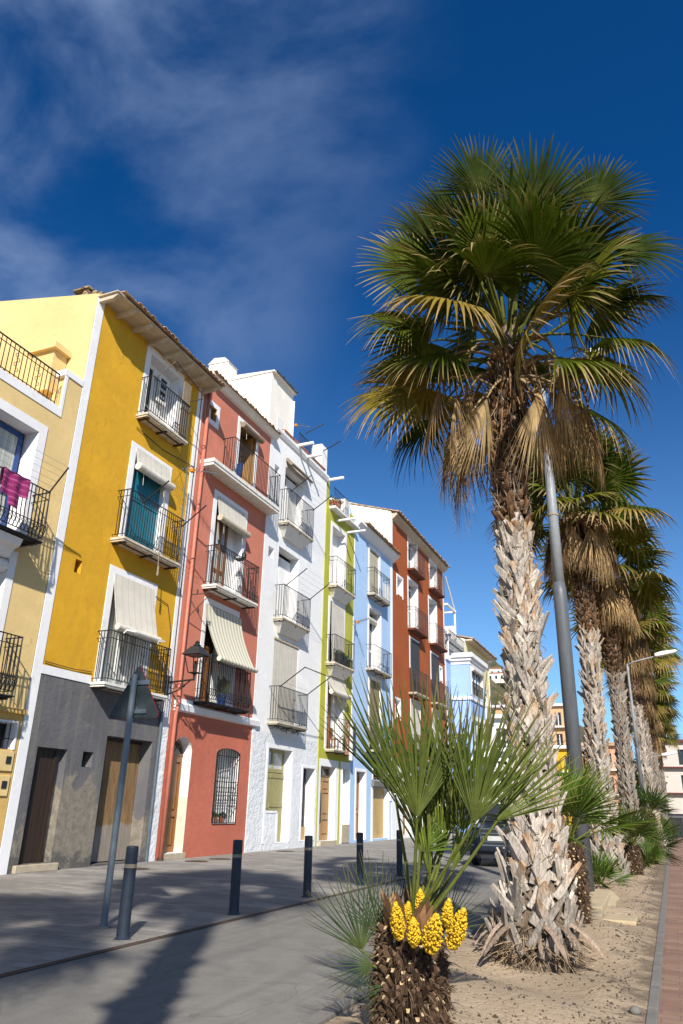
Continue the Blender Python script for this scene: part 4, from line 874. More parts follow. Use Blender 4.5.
for k, (a, c, d, e) in enumerate(h6[5:7]):
    p = opening(t, a, c, d, e, .15, 'trim', True, .16, sb=d+1.5); b = MB(); b.box(XF+.03, XF+.07, a-.02, c+.02, d, e); b.build('blind', MT['blind_dark'], p); b = MB(); b.box(XF-.15, XF-.1, a, c, d, e); b.build('panel', MT['dark'], p)
for (a, c, d, e) in (h6[2], h6[7], h6[8]): opening(t, a, c, d, e, .35, 'trim', True, .14, back='white_paint', sb=d-.15)
for (a, c, d, e) in h6[9:11]:
    p = opening(t, a, c, d, e, .15, 'trim', True, .08); b = MB(); b.box(XF-.04, XF+.0, a+.02, c-.02, d+.6, e-.02); b.build('blind', MT['blind'], p); b = MB(); b.box(XF-.15, XF-.1, a, c, d, e); b.build('panel', MT['dark'], p)
for (a, c, d, e) in h6[11:]:
    p = opening(t, a, c, d, e, .4, 'trim', kind='door'); panel_door(p, XF-.38, a+.02, c-.02, d, e-.02, 'wood_warm')
for (a, c) in ((43.42, 46.02), (48.2, 50.9)):
    balcony(t, a, c, 15.95, .5, 1.38, 'brick', .12, iron='iron_brown', lattice=False, beams=2, sp=.15); balcony(t, a, c+.3, 12.04, .52, 1.35, 'brick', .12, iron='iron_brown', beams=2, sp=.15, scroll=False)
    balcony(t, a+.1, c+.4, 8.1, .5, 1.36, 'slab', .12, iron='iron_brown', beams=2, sp=.15); balcony(t, a+.1, c+.4, 4.3, .5, 1.3, 'slab', .12, iron='iron_brown', beams=2, sp=.15)
b = MB(); b.prism([(XF-.01, 18.2), (XF+.12, 18.3), (XF+.35, 18.5), (XF+.35, 18.62), (XF-.01, 18.62)], 'y', Y0+.02, 52.5); b.build('cornice', MT['eave_wood'], t)
b = MB(); tiles_row(b, XF+.50, XF-4.2, 18.64, 20.05, Y0-.05, 52.6, .12, .25); b.build('roof', MT['tile'], t, recalc=False)

# ============================================================ HOUSE: periwinkle with the bay
Y0, Y1 = 52.305, 58.65
t = house('periwinkle blue house with a projecting bay window', Y0, Y1, 11.9, MT['bayblue'], None, 0, [(53.0, 53.6, .1, 2.6)])
p = opening(t, 53.0, 53.6, .1, 2.6, .3, 'trim', kind='door', back='bluepaint')
strip(t, Y0, Y0+.2, 0, 11.5, 'trim', .02)
xb = XF+1.42; hb = [(54.35, 57.9, 9.35, 11.35), (54.35, 57.9, 5.2, 7.6)]
b = MB(); wall_mesh(b, xb, 53.8, 58.6, 3.4, 11.75, hb); b.face((XF,53.8,3.4),(xb,53.8,3.4),(xb,53.8,11.75),(XF,53.8,11.75)); b.face((XF,58.6,3.4),(XF,58.6,11.75),(xb,58.6,11.75),(xb,58.6,3.4)); b.face((XF,53.8,3.4),(XF,58.6,3.4),(xb,58.6,3.4),(xb,53.8,3.4)); by = b.build('bay', MT['bayblue'], t, recalc=False)
for k, (a, c, d, e) in enumerate(hb):
    p = opening(t, a, c, d, e, .2, 'trim', True, .32, x=xb); leaf(p, xb-.18, a, (a+c)/2, d, e, 'white_paint', 'glass', 2, (1,), .12); leaf(p, xb-.18, (a+c)/2, c, d, e, 'white_paint', 'glass', 2, (1,), .12)
    if k == 0:
        b = MB(); b.tube([(xb+.06, a+.05, e-.1), (xb+.06, c-.05, e-.1)], .14, 12); b.build('blind_roll', MT['blind'], p)
        r = MB(); r.tube([(xb+.03, a, d+.95), (xb+.03, c, d+.95)], .03, 4); r.tube([(xb+.03, a, d+.1), (xb+.03, c, d+.1)], .02, 4)
        for q in range(26): y = a+(c-a)*q/25; r.tube([(xb+.03, y, d+.1), (xb+.03, y, d+.95)], .015, 4)
        r.build('window_guard', MT['black'], p)
b = MB()
for z in (8.95, 4.75): b.box(XF+.01, xb+.09, 53.70, 58.68, z, z+.22)
b.build('bay_string', MT['trim'], by)
b = MB(); b.box(XF+.01, xb+.05, 53.75, 58.64, 11.15+.35, 11.75); b.box(XF+.01, xb+.16, 53.62, 58.75, 11.75, 11.98); b.box(XF+.01, xb+.30, 53.48, 58.88, 11.98, 12.32); b.build('bay_cornice', MT['trim'], by, bevel=.03)
b = MB(); b.box(XF, XF+.12, Y0+.05, 53.5, 11.7, 12.1); b.build('cornice', MT['trim'], t)
r = MB(); xx = XF+.25
for z in (13.9, 13.0, 12.4): r.tube([(xx, 52.6, z), (xx, 57.4, z)], .03, 4)
for k in range(22): y = 52.6+4.8*k/21; r.tube([(xx, y, 12.3), (xx, y, 13.9)], .018, 4)
rl = r.build('terrace_railing', MT['black'], t); b = MB(); b.box(xx-.05, xx-.03, 52.6, 57.3, 12.3, 13.4); b.build('terrace_screen', MT['cloth_white'], rl)
b = MB()
for (y, x) in ((52.8, XF-.8), (55.2, XF+.1), (55.2, XF-3.0), (52.8, XF-3.0)): b.box(x-.06, x+.06, y-.06, y+.06, 11.9, 15.8)
b.box(XF-3.1, XF+.2, 55.12, 55.28, 15.8, 15.95); b.box(XF-3.1, XF+.2, 52.72, 52.88, 15.8, 15.95); b.box(XF+.02, XF+.18, 52.7, 55.3, 15.8, 15.95); b.tube([(XF+.1, 55.2, 15.95), (XF+.1, 52.6, 18.0)], .07, 6); b.build('pergola', MT['white_paint'], t)
b = MB(); b.box(XF-1.2, XF-.5, 57.0, 57.8, 11.9, 15.2); b.build('chimney', MT['warmwhite'], t)

# ============================================================ HOUSE: pale yellow
Y0, Y1 = 58.655, 67.6
t = house('pale yellow house with a thin tiled eave beyond the bay window', Y0, Y1, 14.3, MT['paleyellow'], MT['white'], 4.0, [(60, 62, 8.4, 11), (60, 62, 4.6, 7.2), (64, 66, 8.4, 11), (64, 66, 4.6, 7.2), (61, 62.4, .1, 2.8), (64, 65.4, .1, 2.8)], side_mat=MT['warmwhite'])
for (a, c, d, e) in ((60, 62, 8.4, 11), (60, 62, 4.6, 7.2), (64, 66, 8.4, 11), (64, 66, 4.6, 7.2)):
    p = opening(t, a, c, d, e, .3, 'trim', True, .2); leaf(p, XF-.28, a, c, d, e, 'white_paint', 'glass', 2, (1,), .12); balcony(t, a-.4, c+.4, d, .5, 1.3, 'slab', .1, beams=0, double=False, sp=.2)
for (a, c) in ((61, 62.4), (64, 65.4)):
    p = opening(t, a, c, .1, 2.8, .3, 'trim', kind='door'); panel_door(p, XF-.28, a, c, .1, 2.8, 'wood_warm')
strip(t, 67.35, 67.6, 0, 14.3, 'trim', .02)
b = MB(); tiles_row(b, XF+.7, XF-4.5, 14.42, 15.6, Y0-.02, 68.3, .12, .25); o = b.build('roof', MT['tile'], t, recalc=False); b = MB(); b.box(XF-.01, XF+.6, Y0, 68.2, 14.3, 14.42); b.build('soffit_boards', MT['eave_wood'], o)
b = MB(); b.prism([(XF-8.5, 14.3), (XF-4.5, 15.75), (XF, 14.45), (XF, 14.3)], 'y', Y0, Y0+.3); b.build('gable_wall', MT['warmwhite'], t)

# ============================================================ PALMS
class VC:
    """mesh collector with a colour per vertex"""
    def __init__(s): s.v = []; s.f = []; s.c = []; s.n = 0
    def add(s, V, F, Cc):
        V = np.asarray(V, float); s.v.append(V); s.c.append(np.broadcast_to(np.asarray(Cc, float), (len(V), 3))); s.f.append(np.asarray(F) + s.n); s.n += len(V)
    def build(s, name, mat, parent=None, smooth=True):
        V = np.concatenate(s.v); Cc = np.concatenate(s.c); F = np.concatenate(s.f)
        me = bpy.data.meshes.new(name); o = bpy.data.objects.new(name, me); C.objects.link(o)
        if parent is not None:
            o.parent = parent; r = parent
            while r.parent: r = r.parent
            V = V - np.array(r.location)
        me.vertices.add(len(V)); me.vertices.foreach_set('co', V.ravel())
        me.loops.add(F.size); me.loops.foreach_set('vertex_index', F.ravel().astype(np.int32))
        me.polygons.add(len(F)); me.polygons.foreach_set('loop_start', np.arange(0, F.size, 4, dtype=np.int32))
        try: me.polygons.foreach_set('loop_total', np.full(len(F), 4, dtype=np.int32))
        except Exception: pass
        me.polygons.foreach_set('use_smooth', np.full(len(F), smooth))
        a = me.color_attributes.new('Col', 'FLOAT_COLOR', 'POINT')
        a.data.foreach_set('color', np.concatenate([Cc, np.ones((len(Cc), 1))], 1).ravel())
        me.update(); me.validate(); me.materials.append(mat)
        return o
def vn(v):
    v = np.asarray(v, float); return v/np.linalg.norm(v)
def vtube(vc, pts, rad, col, n=5):
    pts = np.asarray(pts, float); k = len(pts); rad = np.broadcast_to(rad, (k,)); V = []; prev = None
    for j in range(k):
        d = vn(pts[min(j+1, k-1)] - pts[max(j-1, 0)])
        a = np.cross(d, [0, 0, 1] if abs(d[2]) < .9 else [1, 0, 0]) if prev is None else prev - d*(prev@d)
        a = vn(a); prev = a; b = np.cross(d, a)
        for q in range(n):
            t = 2*PI*q/n; V.append(pts[j] + (a*math.cos(t) + b*math.sin(t))*rad[j])
    F = [(j*n+q, j*n+(q+1) % n, (j+1)*n+(q+1) % n, (j+1)*n+q) for j in range(k-1) for q in range(n)]
    cc = np.repeat(np.asarray(col, float).reshape(-1, 3), n, 0) if np.ndim(col) == 2 else col
    vc.add(V, F, cc)
def palmate(vc, rg, hub, axis, normal, R, span=2.2, nseg=34, split=.5, droop=.25, tipdroop=.5, cup=.15, base=(.06, .09, .015), tip=None, pleat=.30, jit=.06, wseg=1.0, stations=(0.02, .18, .36, .52, .66, .80, .92, 1.0), taper=1.0, tipamt=1.0):
    ax = vn(axis); nm = np.asarray(normal, float); nm = vn(nm - ax*(nm@ax)); lat = np.cross(nm, ax)
    S = np.array(stations); ns = len(S); base = np.array(base)
    dphi = 2*span/nseg
    for k in range(nseg):
        f = (k+.5)/nseg*2-1; phi = f*span + rg.normal(0, jit*dphi)
        L = R*(1-.28*abs(f)**1.7)*(1+rg.normal(0, .05)); t = S*L
        sp = split*(1+rg.normal(0, .08))
        hw = np.where(S <= sp, S*L*math.tan(dphi/2), sp*L*math.tan(dphi/2)*np.clip((1-S)/(1-sp), 0, 1)**taper)*wseg + .0015
        td = np.clip(S-sp, 0, 1)/(1-sp)
        dr = -droop*R*(S**2) - tipdroop*R*(1+rg.normal(0, .35))*td**2*.5 - cup*R*S*abs(f)**1.5
        d2 = math.cos(phi), math.sin(phi)
        tw = rg.normal(0, .25)*td
        cen = np.outer(t, ax*d2[0]+lat*d2[1]) + np.outer(dr, nm)
        # free tips hang under gravity too
        cen[:, 2] -= tipdroop*R*.5*td**1.6*abs(1+rg.normal(0, .4))
        pl = pleat*hw
        side = -ax*d2[1]+lat*d2[0]
        Lf = cen - hw[:, None]*(side*np.cos(tw)[:, None] + nm*np.sin(tw)[:, None]) + pl[:, None]*nm
        Rt = cen + hw[:, None]*(side*np.cos(tw)[:, None] + nm*np.sin(tw)[:, None]) + pl[:, None]*nm
        Md = cen - pl[:, None]*nm
        V = np.empty((ns*3, 3)); V[0::3] = Lf; V[1::3] = Md; V[2::3] = Rt
        V += np.asarray(hub)
        c = base*(1+rg.normal(0, .18)); cl = np.repeat(c[None], ns, 0)
        if tip is not None:
            w_ = (np.clip((S-.62-rg.uniform(-.12, .22))/.3, 0, 1)*tipamt)[:, None]; cl = cl*(1-w_) + np.array(tip)*(1+rg.normal(0, .2))*w_
        lead = np.clip(1-S*3.0, 0, 1)[:, None]*.6; cl = cl*(1-lead) + np.array((.13, .15, .04))*lead if tip is None or base[1] > base[0] else cl
        i = np.arange(ns-1)*3
        F = np.concatenate([np.stack([i, i+1, i+4, i+3], 1), np.stack([i+1, i+2, i+5, i+4], 1)])
        vc.add(V, F, np.repeat(np.clip(cl, 0.002, 1), 3, 0))
MT['frond'] = vcol('palm_frond', .65, .25, 5, .12, spec=.03)
MT['frond_stiff'] = vcol('fan_palm_frond', .6, .3, 9, .2, spec=.10)
MT['dry'] = vcol('dry_palm_leaf', .85, .3, 6, .12, spec=.2)
MT['boot'] = vcol('palm_leaf_base', .95, .5, 9, 0, .7, 34, spec=.08, stretch=(5, 5, .9))
def washingtonia(name, loc, label, seed, height=8.3, R=1.5, n=58, nskirt=34, tilt=(0, 0), nseg=36, st=(0.02, .2, .4, .55, .7, .85, 1.0), group='tall palms along the planting bed', hero=False, ts=1.0, sk=1.5, fans=(), tone=1.0):
    rg = np.random.default_rng(seed); t = empty(name, loc, label, 'palm tree', group); L = np.array(loc)
    rr0 = lambda z: ts*(.190 + .29*math.exp(-z/1.25) + .055*math.exp(-((z-6.9)/1.3)**2))
    cx = lambda z: np.array((tilt[0]*z/height + (.05*math.sin(z*.8) if hero else .04*math.sin(z*.6+seed)), tilt[1]*z/height, 0))
    # core
    vc = VC(); V = []; Cc = []; nr, na = 60, 22
    for j in range(nr+1):
        z = height*j/nr
        for q in range(na):
            a = 2*PI*q/na; r = (rr0(z)-.05)*(1+.05*rg.normal()); V.append(L + cx(z) + (r*math.cos(a), r*math.sin(a), z)); Cc.append(np.array((.17, .13, .095))*rg.uniform(.5, 1.2))
    vc.add(V, [(j*na+q, j*na+(q+1) % na, (j+1)*na+(q+1) % na, (j+1)*na+q) for j in range(nr) for q in range(na)], Cc)
    # leaf bases: criss-crossed plates that stand off the trunk
    z = .12; row = 0
    top = height-.5
    while z < top:
        up = z > 5.0*height/8.3
        m_ = 14 if not up else 12
        for q in range(m_):
            if rg.random() < .10: continue
            zz = z + rg.uniform(-.06, .06); a = 2*PI*(q + .5*(row % 2) + rg.uniform(-.2, .2))/m_
            rad = np.array((math.cos(a), math.sin(a), 0)); tan = np.array((-math.sin(a), math.cos(a), 0))
            lean = (1 if (row+q) % 2 else -1)*rg.uniform(.2, .85); out = rg.uniform(.02, .22)
            if up: ln = rg.uniform(.10, .20); w0 = rg.uniform(.03, .06); out = rg.uniform(.3, .9); lean *= .5
            else: ln = rg.uniform(.22, .40); w0 = rg.uniform(.030, .062)*(1.25 if zz < 1.6 else 1)
            if zz < .9: ln *= rg.uniform(.8, 1.25); out += rg.uniform(0, .12)
            if rg.random() < .035 and not up: out += .35; ln *= 1.2
            d = vn(rad*out + tan*lean + np.array((0, 0, 1))); sd = vn(np.cross(d, rad)); nn = np.cross(sd, d)
            p0 = L + cx(zz) + rad*(rr0(zz)-.05) + np.array((0, 0, zz)); curl = rg.uniform(-.05, .16)
            S = np.array((0, .35, .7, 1.0)); W = w0*np.array((1.2, 1.0*rg.uniform(.85, 1.1), .8*rg.uniform(.7, 1.15), rg.uniform(.12, .75))); T = .030*np.array((1, .9, .7, .35))
            cen = p0 + np.outer(S*ln, d) + np.outer(curl*ln*S**2, rad)
            V = np.empty((16, 3)); 
            V[0::4] = cen - W[:, None]*sd; V[1::4] = cen + W[:, None]*sd; V[2::4] = cen + (W*.8)[:, None]*sd + np.outer(T, nn)*1.0; V[3::4] = cen - (W*.8)[:, None]*sd + np.outer(T, nn)
            V[2::4] += np.outer(.012*np.ones(4), nn); V[3::4] += np.outer(.012*np.ones(4), nn)
            F = [(4*j+e, 4*j+(e+1) % 4, 4*j+4+(e+1) % 4, 4*j+4+e) for j in range(3) for e in range(4)] + [(12, 13, 14, 15)]
            if up: c0 = np.array((.11, .062, .034))*rg.uniform(.5, 1.25); c1 = np.array((.24, .14, .075))*rg.uniform(.5, 1.2)
            else:
                pale = rg.random(); c0 = (np.array((.49, .43, .365))*(1-pale*.6) + np.array((.27, .25, .235))*pale*.6)*rg.uniform(.75, 1.12)
                c1 = np.array((.38, .24, .13))*rg.uniform(.8, 1.1) if rg.random() < .28 else c0*rg.uniform(.85, 1.1)
                if zz < .55: c0 = c0*.75; c1 = c1*.7
            c0 = c0*tone; c1 = c1*tone
            fz = np.clip((zz-4.6*height/8.3)/(1.0), 0, 1)
            if not up: c0 = c0*(1-.35*fz) + np.array((.30, .20, .12))*.35*fz
            vc.add(V, F, np.repeat(np.stack([c0*.8, c0, c0*.5+c1*.5, c1]), 4, 0))
        z += .105 if not up else .095
        row += 1
    for k in range(1500 if hero else 300):      # loose fibres between the leaf bases
        zz = rg.uniform(.1, top); a = rg.uniform(0, 6.28); rad = np.array((math.cos(a), math.sin(a), 0)); tan = np.array((-math.sin(a), math.cos(a), 0)); p0 = L + cx(zz) + rad*(rr0(zz)+rg.uniform(-.03, .04)) + np.array((0, 0, zz)); dv = tan*rg.normal(0, .09)+np.array((0, 0, rg.normal(.03, .12)))
        vtube(vc, [p0, p0+dv*.5+rad*rg.uniform(0, .04), p0+dv+rad*rg.uniform(-.01, .07)], (.006, .005, .001), np.array((.36, .29, .22))*rg.uniform(.4, 1.2)*tone, 3)
    tr = vc.build('trunk', MT['boot'], t, smooth=False)
    # live crown
    vc = VC(); top0 = L + cx(height) + np.array((0, 0, height))
    ga = 2.399963
    for k in range(n):
        f = (k+.5)/n; el = math.radians(84 - 88*f**.95 + rg.normal(0, 6)); az = k*ga + rg.normal(0, .15) + seed
        u = np.array((math.cos(el)*math.cos(az), math.cos(el)*math.sin(az), math.sin(el)))
        pl = R*(.98-.08*f)*rg.uniform(.85, 1.12); st0 = top0 - np.array((0, 0, .75*f)) + np.array((math.cos(az), math.sin(az), 0))*.12
        e0 = el + .28; u0 = np.array((math.cos(e0)*math.cos(az), math.cos(e0)*math.sin(az), math.sin(e0)))
        pts = [st0 + u0*pl*s*(1-s)*.9 + u*pl*s for s in np.linspace(0, 1, 6)]
        young = f < .07
        gr = np.array((.024, .040, .004)) if f < .5 else (np.array((.048, .070, .007)) if f < .8 else np.array((.090, .095, .010)))
        gr = gr*rg.uniform(.8, 1.2)
        if f > .84 and rg.random() < .3: gr = np.array((.17, .125, .025))
        vtube(vc, pts, np.linspace(.032, .014, 6), np.array((.11, .12, .03)) if f < .8 else np.array((.24, .15, .05)), 4)
        ea = el - .04 - .30*f + rg.normal(0, .2); axv = np.array((math.cos(ea)*math.cos(az), math.cos(ea)*math.sin(az), math.sin(ea)))
        nmv = np.array((-math.sin(ea)*math.cos(az), -math.sin(ea)*math.sin(az), math.cos(ea))); side = np.cross(nmv, axv); ro = rg.normal(0, .6)
        nmv = nmv*math.cos(ro) + side*math.sin(ro)
        Rl = R*rg.uniform(.84, 1.0)*(.8 if young else .94-.10*f)
        palmate(vc, rg, pts[-1], axv, nmv, Rl, .5 if young else rg.uniform(1.95, 2.5), nseg if not young else 20, .52, .03+.08*f, .06+.26*f*rg.uniform(.4, 1.6), rg.uniform(.02, .25), gr, (.36, .25, .13), .34, stations=st, tipamt=.12+.8*f)
    for (H, a, k_, Rf, spf, cf, dr) in fans:
        H = np.array(H); f0 = top0 + (H-top0)*.08 - np.array((0, 0, .15)); mid = (f0+H)/2 + np.array((0, 0, .15)); S = np.linspace(0, 1, 6)
        vtube(vc, [(1-s)**2*f0+2*s*(1-s)*mid+s*s*H for s in S], np.linspace(.03, .014, 6), (.11, .12, .03), 4)
        palmate(vc, rg, H, a, k_, Rf, spf, nseg, .52, .04, dr, .12, np.array(cf)*rg.uniform(.9, 1.15), (.36, .25, .13), .34, stations=st, tipamt=.15 if cf[0] < .04 else .8)
    vc.build('crown', MT['frond'], t)
    # skirt of hanging dead leaves
    vc = VC()
    for k in range(nskirt):
        az = k*ga*1.0 + rg.normal(0, .2); h = rg.uniform(.35, sk)
        if hero:
            dz_ = (az+1.45+PI) % (2*PI)-PI
            if abs(dz_) < .50 or abs(dz_) > 2.7: az += .95; st0 = top0 - np.array((0, 0, h)); out = rg.uniform(.35, .85) if not hero else rg.uniform(.45, 1.0)
        ca = np.array((math.cos(az), math.sin(az), 0)); dropz = rg.uniform(.15, .75)
        pts = [st0 + ca*(.18+out*math.sin(s*PI/2)) - np.array((0, 0, dropz*s**2 - .15*math.sin(s*PI))) for s in np.linspace(0, 1, 6)]
        strw = np.array((.46, .31, .155))*rg.uniform(.55, 1.2) if rg.random() < .75 else np.array((.20, .12, .06))*rg.uniform(.7, 1.2)
        vtube(vc, pts, np.linspace(.03, .014, 6), strw*.7, 4)
        palmate(vc, rg, pts[-1], ca*rg.uniform(.05, .32)+np.array((0, 0, -1)), ca+np.array((0, 0, .2)), R*rg.uniform(.6, .92), rg.uniform(.28, .55), 22, .35, .02, .10, .12, strw, strw*.75, .5, wseg=1.25, jit=.5, stations=st)
    for (H, a, Rk, spk) in (HSK if hero else ()):
        H = np.array(H); f0 = top0 - np.array((0, 0, .9)); mid = (f0+H)/2+np.array((0, 0, .25)); S = np.linspace(0, 1, 6); strw = np.array((.50, .37, .20))*rg.uniform(.8, 1.1)
        vtube(vc, [(1-s)**2*f0+2*s*(1-s)*mid+s*s*H for s in S], np.linspace(.03, .014, 6), strw*.7, 4)
        palmate(vc, rg, H, a, -np.array(FWD)+np.array((0, 0, .2)), Rk, spk, 26, .4, .03, .06, .25, strw, strw*.8, .5, wseg=1.1, jit=.35, stations=st)
    for k in range(nskirt*2):     # loose shreds and thatch close to the trunk
        az = rg.uniform(0, 6.28); h = rg.uniform(.5, 2.0); ca = np.array((math.cos(az), math.sin(az), 0)); st0 = top0 - np.array((0, 0, h)) + ca*.25
        pts = [st0 + ca*.25*s + np.array((rg.normal(0, .02), rg.normal(0, .02), -rg.uniform(.5, .9)*s)) for s in np.linspace(0, 1, 4)]
        vtube(vc, pts, np.linspace(.02, .005, 4), np.array((.22, .13, .07))*rg.uniform(.5, 1.4), 3)
    vc.build('dead_leaf_skirt', MT['dry'], t)
    return t
def pt(px, py, Y):           # a measured point of the photograph at depth Y along the street
    d = RIGHT*((px-341.5)/735.44) - UP*((py-512)/735.44) + FWD; return np.array(Vector((0, 0, 1.6)) + d*(Y/d.y))
def scr(th, k=0.0):
    th = math.radians(th); v = RIGHT*math.cos(th)+UP*math.sin(th)+FWD*k; return np.array(v)
FD, FL, FY = (.021, .034, .004), (.050, .068, .006), (.15, .115, .018)
HSK = [(pt(px, py, Y), scr(th, k), R_, sp_) for (px, py, Y, th, k, R_, sp_) in ((487, 398, 9.0, 255, 0, 1.12, .50), (470, 415, 9.3, 250, 0, 1.05, .42), (462, 432, 9.6, 262, 0, 1.05, .40), (536, 396, 8.9, 271, 0, 1.15, .48), (560, 388, 9.1, 282, 0, 1.10, .46), (576, 400, 9.5, 285, 0, 1.0, .40), (496, 420, 9.9, 262, 0, 1.1, .45), (548, 415, 9.8, 276, 0, 1.1, .42))]
HFANS = [(pt(px, py, Y), scr(th, k), -np.array(FWD)*nf + np.array((0, 0, 1.0))*nu, R_, sp_, c_, d_) for (px, py, Y, th, k, nf, nu, R_, sp_, c_, d_) in (
  (480, 194, 9.9, 95, .1, .8, .2, 1.22, 1.45, FD, .06), (533, 214, 9.3, 78, .05, .8, .2, 1.36, 1.8, FD, .06), (592, 203, 10.0, 48, .1, .8, .3, 1.12, 1.6, FD, .10), (448, 218, 10.2, 122, .1, .7, .4, .95, 1.6, FD, .08),
  (482, 253, 8.7, 112, -.3, .9, .3, .90, 2.3, FL, .08), (563, 276, 8.7, 52, -.3, .9, .3, .98, 2.3, FD, .08), (418, 270, 9.5, 152, 0, .9, .4, 1.10, 1.9, FL, .10), (618, 252, 9.6, 18, 0, .7, .6, 1.05, 1.8, FD, .15), (432, 240, 9.9, 138, 0, .8, .4, 1.0, 1.8, FD, .1),
  (408, 318, 9.7, 176, .0, .7, .7, 1.0, 1.7, FL, .28), (403, 388, 9.0, 205, -.2, .6, .7, 1.05, 1.5, FY, .25), (445, 352, 8.7, 196, -.4, .5, .9, 1.10, 1.5, FL, .25), (556, 358, 8.7, -8, -.4, .5, .9, 1.15, 1.5, FL, .30),
  (604, 338, 9.6, -8, 0, .4, .9, 1.05, 1.6, FL, .35), (612, 300, 10.1, 6, .1, .4, .9, 1.0, 1.6, FD, .30), (578, 402, 9.9, -28, .1, .5, .8, 1.1, 1.5, FL, .30), (512, 300, 8.9, 95, -.3, .9, .2, .75, .8, FL, .05), (430, 420, 9.8, 225, .1, .5, .7, 1.0, 1.4, FD, .3), (525, 265, 10.2, 85, .3, .8, .3, 1.0, 2.0, FD, .1))]
mainp = washingtonia('tall_palm', (-1.60, 9.64, 0), 'nearest tall palm with a pale woven trunk and a full round crown', 11, 8.45, 1.46, 30, 24, (.14, 0), 40, hero=True, fans=HFANS)
# fallen and flaring leaf bases round the foot of the nearest palm
rg = np.random.default_rng(4); vc = VC()
for k in range(20):
    az = rg.uniform(0, 6.28) if k > 5 else (-2.4, -1.9, -1.2, -.75, -.35, 2.9)[k]; ca = np.array((math.cos(az), math.sin(az), 0)); sd = np.array((-math.sin(az), math.cos(az), 0)); big = k < 6
    p0 = np.array((-1.60, 9.64, 0)) + ca*.36 + np.array((0, 0, rg.uniform(.10, .45) if not big else .42)); ln = rg.uniform(.25, .45) if not big else .75
    S = np.linspace(0, 1, 5); cen = p0 + np.outer(S*ln, ca*(.75 if not big else .62)+sd*rg.uniform(-.3, .3)) ; cen[:, 2] = p0[2] + (.10*np.sin(S*PI*.6) - S**1.5*(p0[2]-.05)); 
    W = (.042 if big else .03)*np.array((1.3, .9, rg.uniform(.7, 1.1), .8, .15)); V = np.empty((15, 3)); V[0::3] = cen-W[:, None]*sd; V[1::3] = cen+np.array((0, 0, .03)); V[2::3] = cen+W[:, None]*sd
    i = np.arange(4)*3; vc.add(V, np.concatenate([np.stack([i, i+1, i+4, i+3], 1), np.stack([i+1, i+2, i+5, i+4], 1)]), np.array((.22, .165, .125))*rg.uniform(.4, 1.3))
for k in range(900):
    az = rg.uniform(0, 6.28); ca = np.array((math.cos(az), math.sin(az), 0)); r0 = rg.uniform(.28, .44); p0 = np.array((-1.60, 9.64, 0))+ca*r0+np.array((0, 0, rg.uniform(.02, .40)*(1-(r0-.28)*3)+.06)); dv = np.array((rg.normal(0, .12), rg.normal(0, .12), -rg.uniform(.02, .12))) + ca*.05
    vtube(vc, [p0, p0+dv*.5+np.array((0, 0, .01)), p0+dv], (.008, .006, .003), np.array((.30, .22, .14))*rg.uniform(.4, 1.2), 3)
vc.build('dry_base_fibre', MT['boot'], mainp, smooth=False)
far_src = washingtonia('tall_palm', (-1.58, 20.5, 0), 'second tall palm along the bed, standing behind the lamp post with straw skirt', 23, 9.9, 1.5, 46, 60, (.05, .1), 26, (0.02, .3, .55, .78, 1.0), ts=1.02, sk=2.6, tone=.9)
alt_src = washingtonia('tall_palm', (-1.32, 27.2, 0), 'third tall palm along the bed, dark rough trunk just right of the second', 37, 9.9, 1.5, 46, 64, (.1, -.1), 26, (0.02, .3, .55, .78, 1.0), ts=.98, sk=2.8, tone=.62)
PALMS = [(far_src, (-.86, 35.0, 0), .98, 2.1, 'fourth tall palm along the bed, its trunk half hidden by the third'), (alt_src, (-.80, 44.0, 0), 1.02, 4.0, 'fifth tall palm along the bed, in front of the second street lamp arm'),
         (far_src, (-1.1, 54.0, 0), 1.0, 5.2, 'sixth tall palm along the bed, with a long brown skirt below the lamp head'), (alt_src, (-.9, 65.0, 0), 1.0, .7, 'seventh tall palm along the bed, small with distance'), (far_src, (-1.0, 78.0, 0), .98, 3.3, 'eighth tall palm, beside the yellow pillar at the end of the bed'), (alt_src, (-.6, 94.0, 0), 1.0, 2.3, 'farthest tall palm, the last small crown before the white building')]
for src, loc, s, rz, lab in PALMS:
    c = copy_tree(src); c.location = loc; c.scale = (s, s, s); c.rotation_euler.z = rz; c['label'] = lab
c = copy_tree(far_src); c.location = (-.75, -.75, 0); c.scale = (.98, .98, 1.22); c.rotation_euler.z = 1.1; c['label'] = 'tall palm standing beside the photographer, out of view, whose crown shades the road'
c = copy_tree(alt_src); c.location = (-1.5, -6.2, 0); c.scale = (1.15, 1.15, 1.1); c.rotation_euler.z = 2.6; c['label'] = 'tall palm farther behind the photographer, out of view, shading the left end of the pavement'

